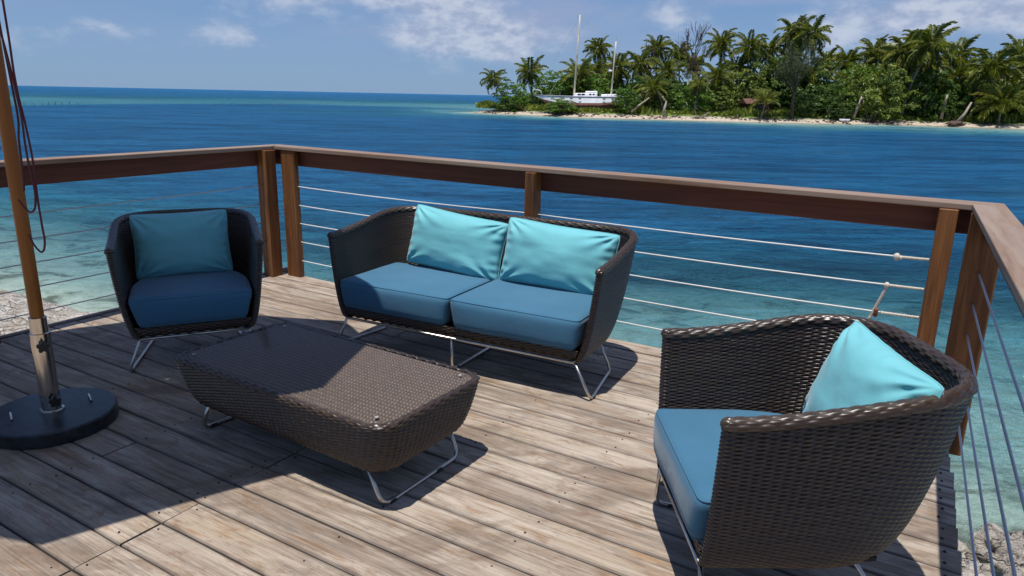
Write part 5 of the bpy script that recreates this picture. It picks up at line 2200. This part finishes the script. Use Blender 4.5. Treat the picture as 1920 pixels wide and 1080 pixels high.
def hull_section(t_):
    """t 0 bow (left) .. 1 stern; returns list of (y,z) from keel up on one side"""
    beam = 1.85 * (math.sin(min(1, t_ * 1.05 + .02) * PI * .62) ** .8) * (1 if t_ < .75 else 1 - (t_ - .75) * .9)
    sheer = 2.15 + .55 * (1 - t_) ** 2 + .10 * t_
    keel = -.45 + 1.9 * max(0, (.30 - t_) / .30) ** 1.5 + .95 * max(0, (t_ - .70) / .30) ** 1.4
    return beam, sheer, keel


hv, hf = [], []
m_ = 9
for side in (1, -1):
    for i in range(st_n + 1):
        t_ = i / st_n
        beam, sheer, keel = hull_section(t_)
        if i == 0:
            beam = .03
        for j in range(m_):
            q_ = j / (m_ - 1)
            z = keel + (sheer - keel) * q_
            y = side * max(.03, beam * (math.sin(min(1, q_ * (1.75 + 2.2 * max(0, .35 - t_)) + .08 + .5 * max(0, .35 - t_)) * PI / 2) ** .75) * (1 - .12 * max(0, q_ - .5)) * (.12 if j == 0 else 1) - .30 * max(0, q_ - .5))
            rake = (1 - t_) ** 3 * (1 - q_) * 1.9 - (t_ ** 4) * (1 - q_) * 1.2
            hv.append((-HL / 2 + HL * t_ + rake, y, z))
nb = (st_n + 1) * m_


def strip(j0, j1):
    f = []
    for s_ in (0, 1):
        for i in range(st_n):
            for j in range(j0, j1):
                a = s_ * nb + i * m_ + j
                q4 = [a, a + m_, a + m_ + 1, a + 1]
                f.append(q4 if s_ == 0 else q4[::-1])
    # transom
    for j in range(j0, j1):
        a = st_n * m_ + j
        f.append([a, nb + a, nb + a + 1, a + 1])
    return f


wl = 5
for nm, j0, j1, mt in (('hull_bottom', 0, wl - 1, M['boatred']), ('waterline_stripe', wl - 1, wl, M['boatred']), ('hull_topsides', wl, m_ - 1, M['boatwhite'])):
    me = bpy.data.meshes.new(nm)
    ff_ = strip(j0, j1)
    us_ = sorted({q_ for f in ff_ for q_ in f})
    mp = {q_: n2 for n2, q_ in enumerate(us_)}
    me.from_pydata([hv[q_] for q_ in us_], [], [[mp[q_] for q_ in f] for f in ff_])
    me.polygons.foreach_set('use_smooth', np.ones(len(me.polygons), dtype=bool))
    obj(nm, me, mt, boat)
# deck surface
dv_, df_ = [], []
for i in range(st_n + 1):
    t_ = i / st_n
    beam, sheer, keel = hull_section(t_)
    if i == 0:
        beam = .03
    bd_ = max(.03, beam * .94 - .15)
    dv_ += [(-HL / 2 + HL * t_, -bd_, sheer), (-HL / 2 + HL * t_, bd_, sheer)]
for i in range(st_n):
    df_.append([2 * i, 2 * i + 2, 2 * i + 3, 2 * i + 1])
me = bpy.data.meshes.new('boat_deck')
me.from_pydata(dv_, [], df_)
obj('boat_deck', me, M['boatwhite'], boat)
# rubbing strake
pts = []
for i in range(st_n + 1):
    beam, sheer, keel = hull_section(i / st_n)
    pts.append((-HL / 2 + HL * i / st_n, -max(.05, beam * .95 - .13) - .02, sheer - .10))
obj('rubbing_strake', MB().tube(pts, .05, 6).mesh('rubbing_strake', True), M['boatblue'], boat)
cab = MB()
cab.box((1.0, 0, 2.55), (3.6, 2.2, .55), bev=.12)
cab.box((1.9, 0, 2.95), (1.9, 1.9, .35), bev=.10)
co_ = obj('cabin', cab.mesh('cabin'), M['boatwhite'], boat)
obj('cockpit_coaming', MB().box((4.7, 0, 2.45), (2.6, 2.3, .35), bev=.08).mesh('cockpit_coaming'), M['boatwhite'], boat)
for wx, ww in ((0.0, .5), (.62, .5), (1.75, .34), (2.25, .34)):
    obj('cabin_window', MB().box((wx, -1.115, 2.62), (ww, .04, .24), bev=.01).mesh('cabin_window'), M['boatdark'], co_)
for wx in (-2.6, -1.2, .15, 3.9, 5.2):
    t_ = (wx + HL / 2) / HL
    beam, sheer, keel = hull_section(t_)
    obj('porthole', MB().box((wx, -beam * .965 - .09, sheer - .42), (.42, .06, .16), bev=.02).mesh('porthole'), M['boatdark'], boat)
mA = obj('main_mast', MB().tube([(-.9, 0, 2.1), (-.55, 0, 8), (-.15, 0, 14.6)], [.15, .14, .10], 8).mesh('main_mast', True), M['mast'], boat)
mB = obj('mizzen_mast', MB().tube([(4.95, 0, 2.3), (5.25, 0, 7), (5.5, 0, 10.6)], [.13, .12, .09], 8).mesh('mizzen_mast', True), M['mast'], boat)
obj('crosstree', MB().tube([(-.5, -1.0, 8.6), (-.5, 1.0, 8.6)], .045, 6).mesh('crosstree'), M['mast'], mA)
obj('radar_dome', MB().lathe([(.05, -.14), (.3, -.1), (.32, .06), (.2, .16), (.03, .18)], (4.75, 0, 6.2), 12).mesh('radar_dome', True), M['boatwhite'], mB)
obj('aerial', MB().tube([(5.5, 0, 10.5), (5.55, 0, 11.6)], .02, 5).mesh('aerial'), M['rig'], mB)
for a, b in (((-HL / 2 + .2, 0, 2.75), (-.2, 0, 14.4)), ((-4.9, 0, 2.5), (-.35, 0, 10.2)), ((-.9, -1.7, 2.2), (-.5, -1.0, 8.6)), ((-.5, -1.0, 8.6), (-.2, 0, 14.3)), ((5.0, -1.4, 2.2), (5.45, 0, 10.4)), ((-.2, 0, 14.3), (5.4, 0, 10.2))):
    obj('rigging_wire', MB().tube([a, b], .020, 4).mesh('rigging_wire'), M['rig'], boat)
pul = MB()
pul.tube(bend([(-5.9, -.8, 2.5), (-6.2, -.75, 3.35), (-7.45, 0, 3.45), (-6.2, .75, 3.35), (-5.9, .8, 2.5)], .2), .03, 6)
pul.tube([(-7.3, 0, 2.7), (-7.42, 0, 3.45)], .025, 6)
obj('bow_pulpit', pul.mesh('bow_pulpit', True), M['boatwhite'], boat)
st_ = MB()
for wx in (-4.5, -3.0, 3.2, 4.4, 5.8):
    beam, sheer, keel = hull_section((wx + HL / 2) / HL)
    st_.tube([(wx, -beam * .93, sheer), (wx, -beam * .93, sheer + .6)], .022, 5)
obj('stanchions', st_.mesh('stanchions'), M['rig'], boat)

# red shack among the palms
shk = empty('shack', (36.0, 111.9, ground_z(36.0, 111.9)), .1)
tag(shk, 'low dark red shack half hidden among the palms', 'shack')
obj('wall', MB().box((0, 0, .8), (3.0, 2.2, 1.6)).mesh('wall'), M['shack'], shk)
rv = [(-1.8, -1.5, 1.55), (1.8, -1.5, 1.55), (1.8, 1.5, 1.55), (-1.8, 1.5, 1.55), (-1.8, 0, 2.3), (1.8, 0, 2.3)]
me = bpy.data.meshes.new('roof')
me.from_pydata(rv, [], [[0, 1, 5, 4], [2, 3, 4, 5], [0, 4, 3], [1, 2, 5], [3, 2, 1, 0]])
obj('roof', me, M['shackroof'], shk)
obj('doorway', MB().box((.3, -1.105, .65), (.8, .03, 1.3)).mesh('doorway'), M['boatdark'], shk)
# small white fibreglass dinghy pulled up on the grass
dg = MB()
dg.lathe([(.35, 0), (.55, .15), (.6, .38), (.52, .38), (.45, .15)], n=14)
o = obj('white_dinghy', dg.mesh('white_dinghy', True), M['boatwhite'], None, (47.6, 106.4, ground_z(47.6, 106.4)))
o.scale = (1.3, .8, 1)
tag(o, 'small white tub left on the grass beside the beach', 'tub')

# wooden stakes of an old fish weir on the outer reef
weir = empty('fish_weir', (-62, 141, SEA))
tag(weir, 'ragged line of wooden stakes of a fish weir on the outer reef', 'fish weir')
for (xa, ya, xb, yb, n_) in [(-58, 141, -46.5, 150, 26), (-86, 116, -74, 126, 16)]:
    for k in range(n_):
        t_ = k / (n_ - 1)
        x, y = xa + (xb - xa) * t_ + random.uniform(-.3, .3), ya + (yb - ya) * t_ + random.uniform(-.4, .4)
        hh = random.uniform(.15, .55)
        o = obj('stake', MB().tube([(x + 62, y - 141, -.8), (x + 62 + random.uniform(-.12, .12), y - 141, hh)], .045, 5).mesh('stake'), M['bark_dark'], weir)
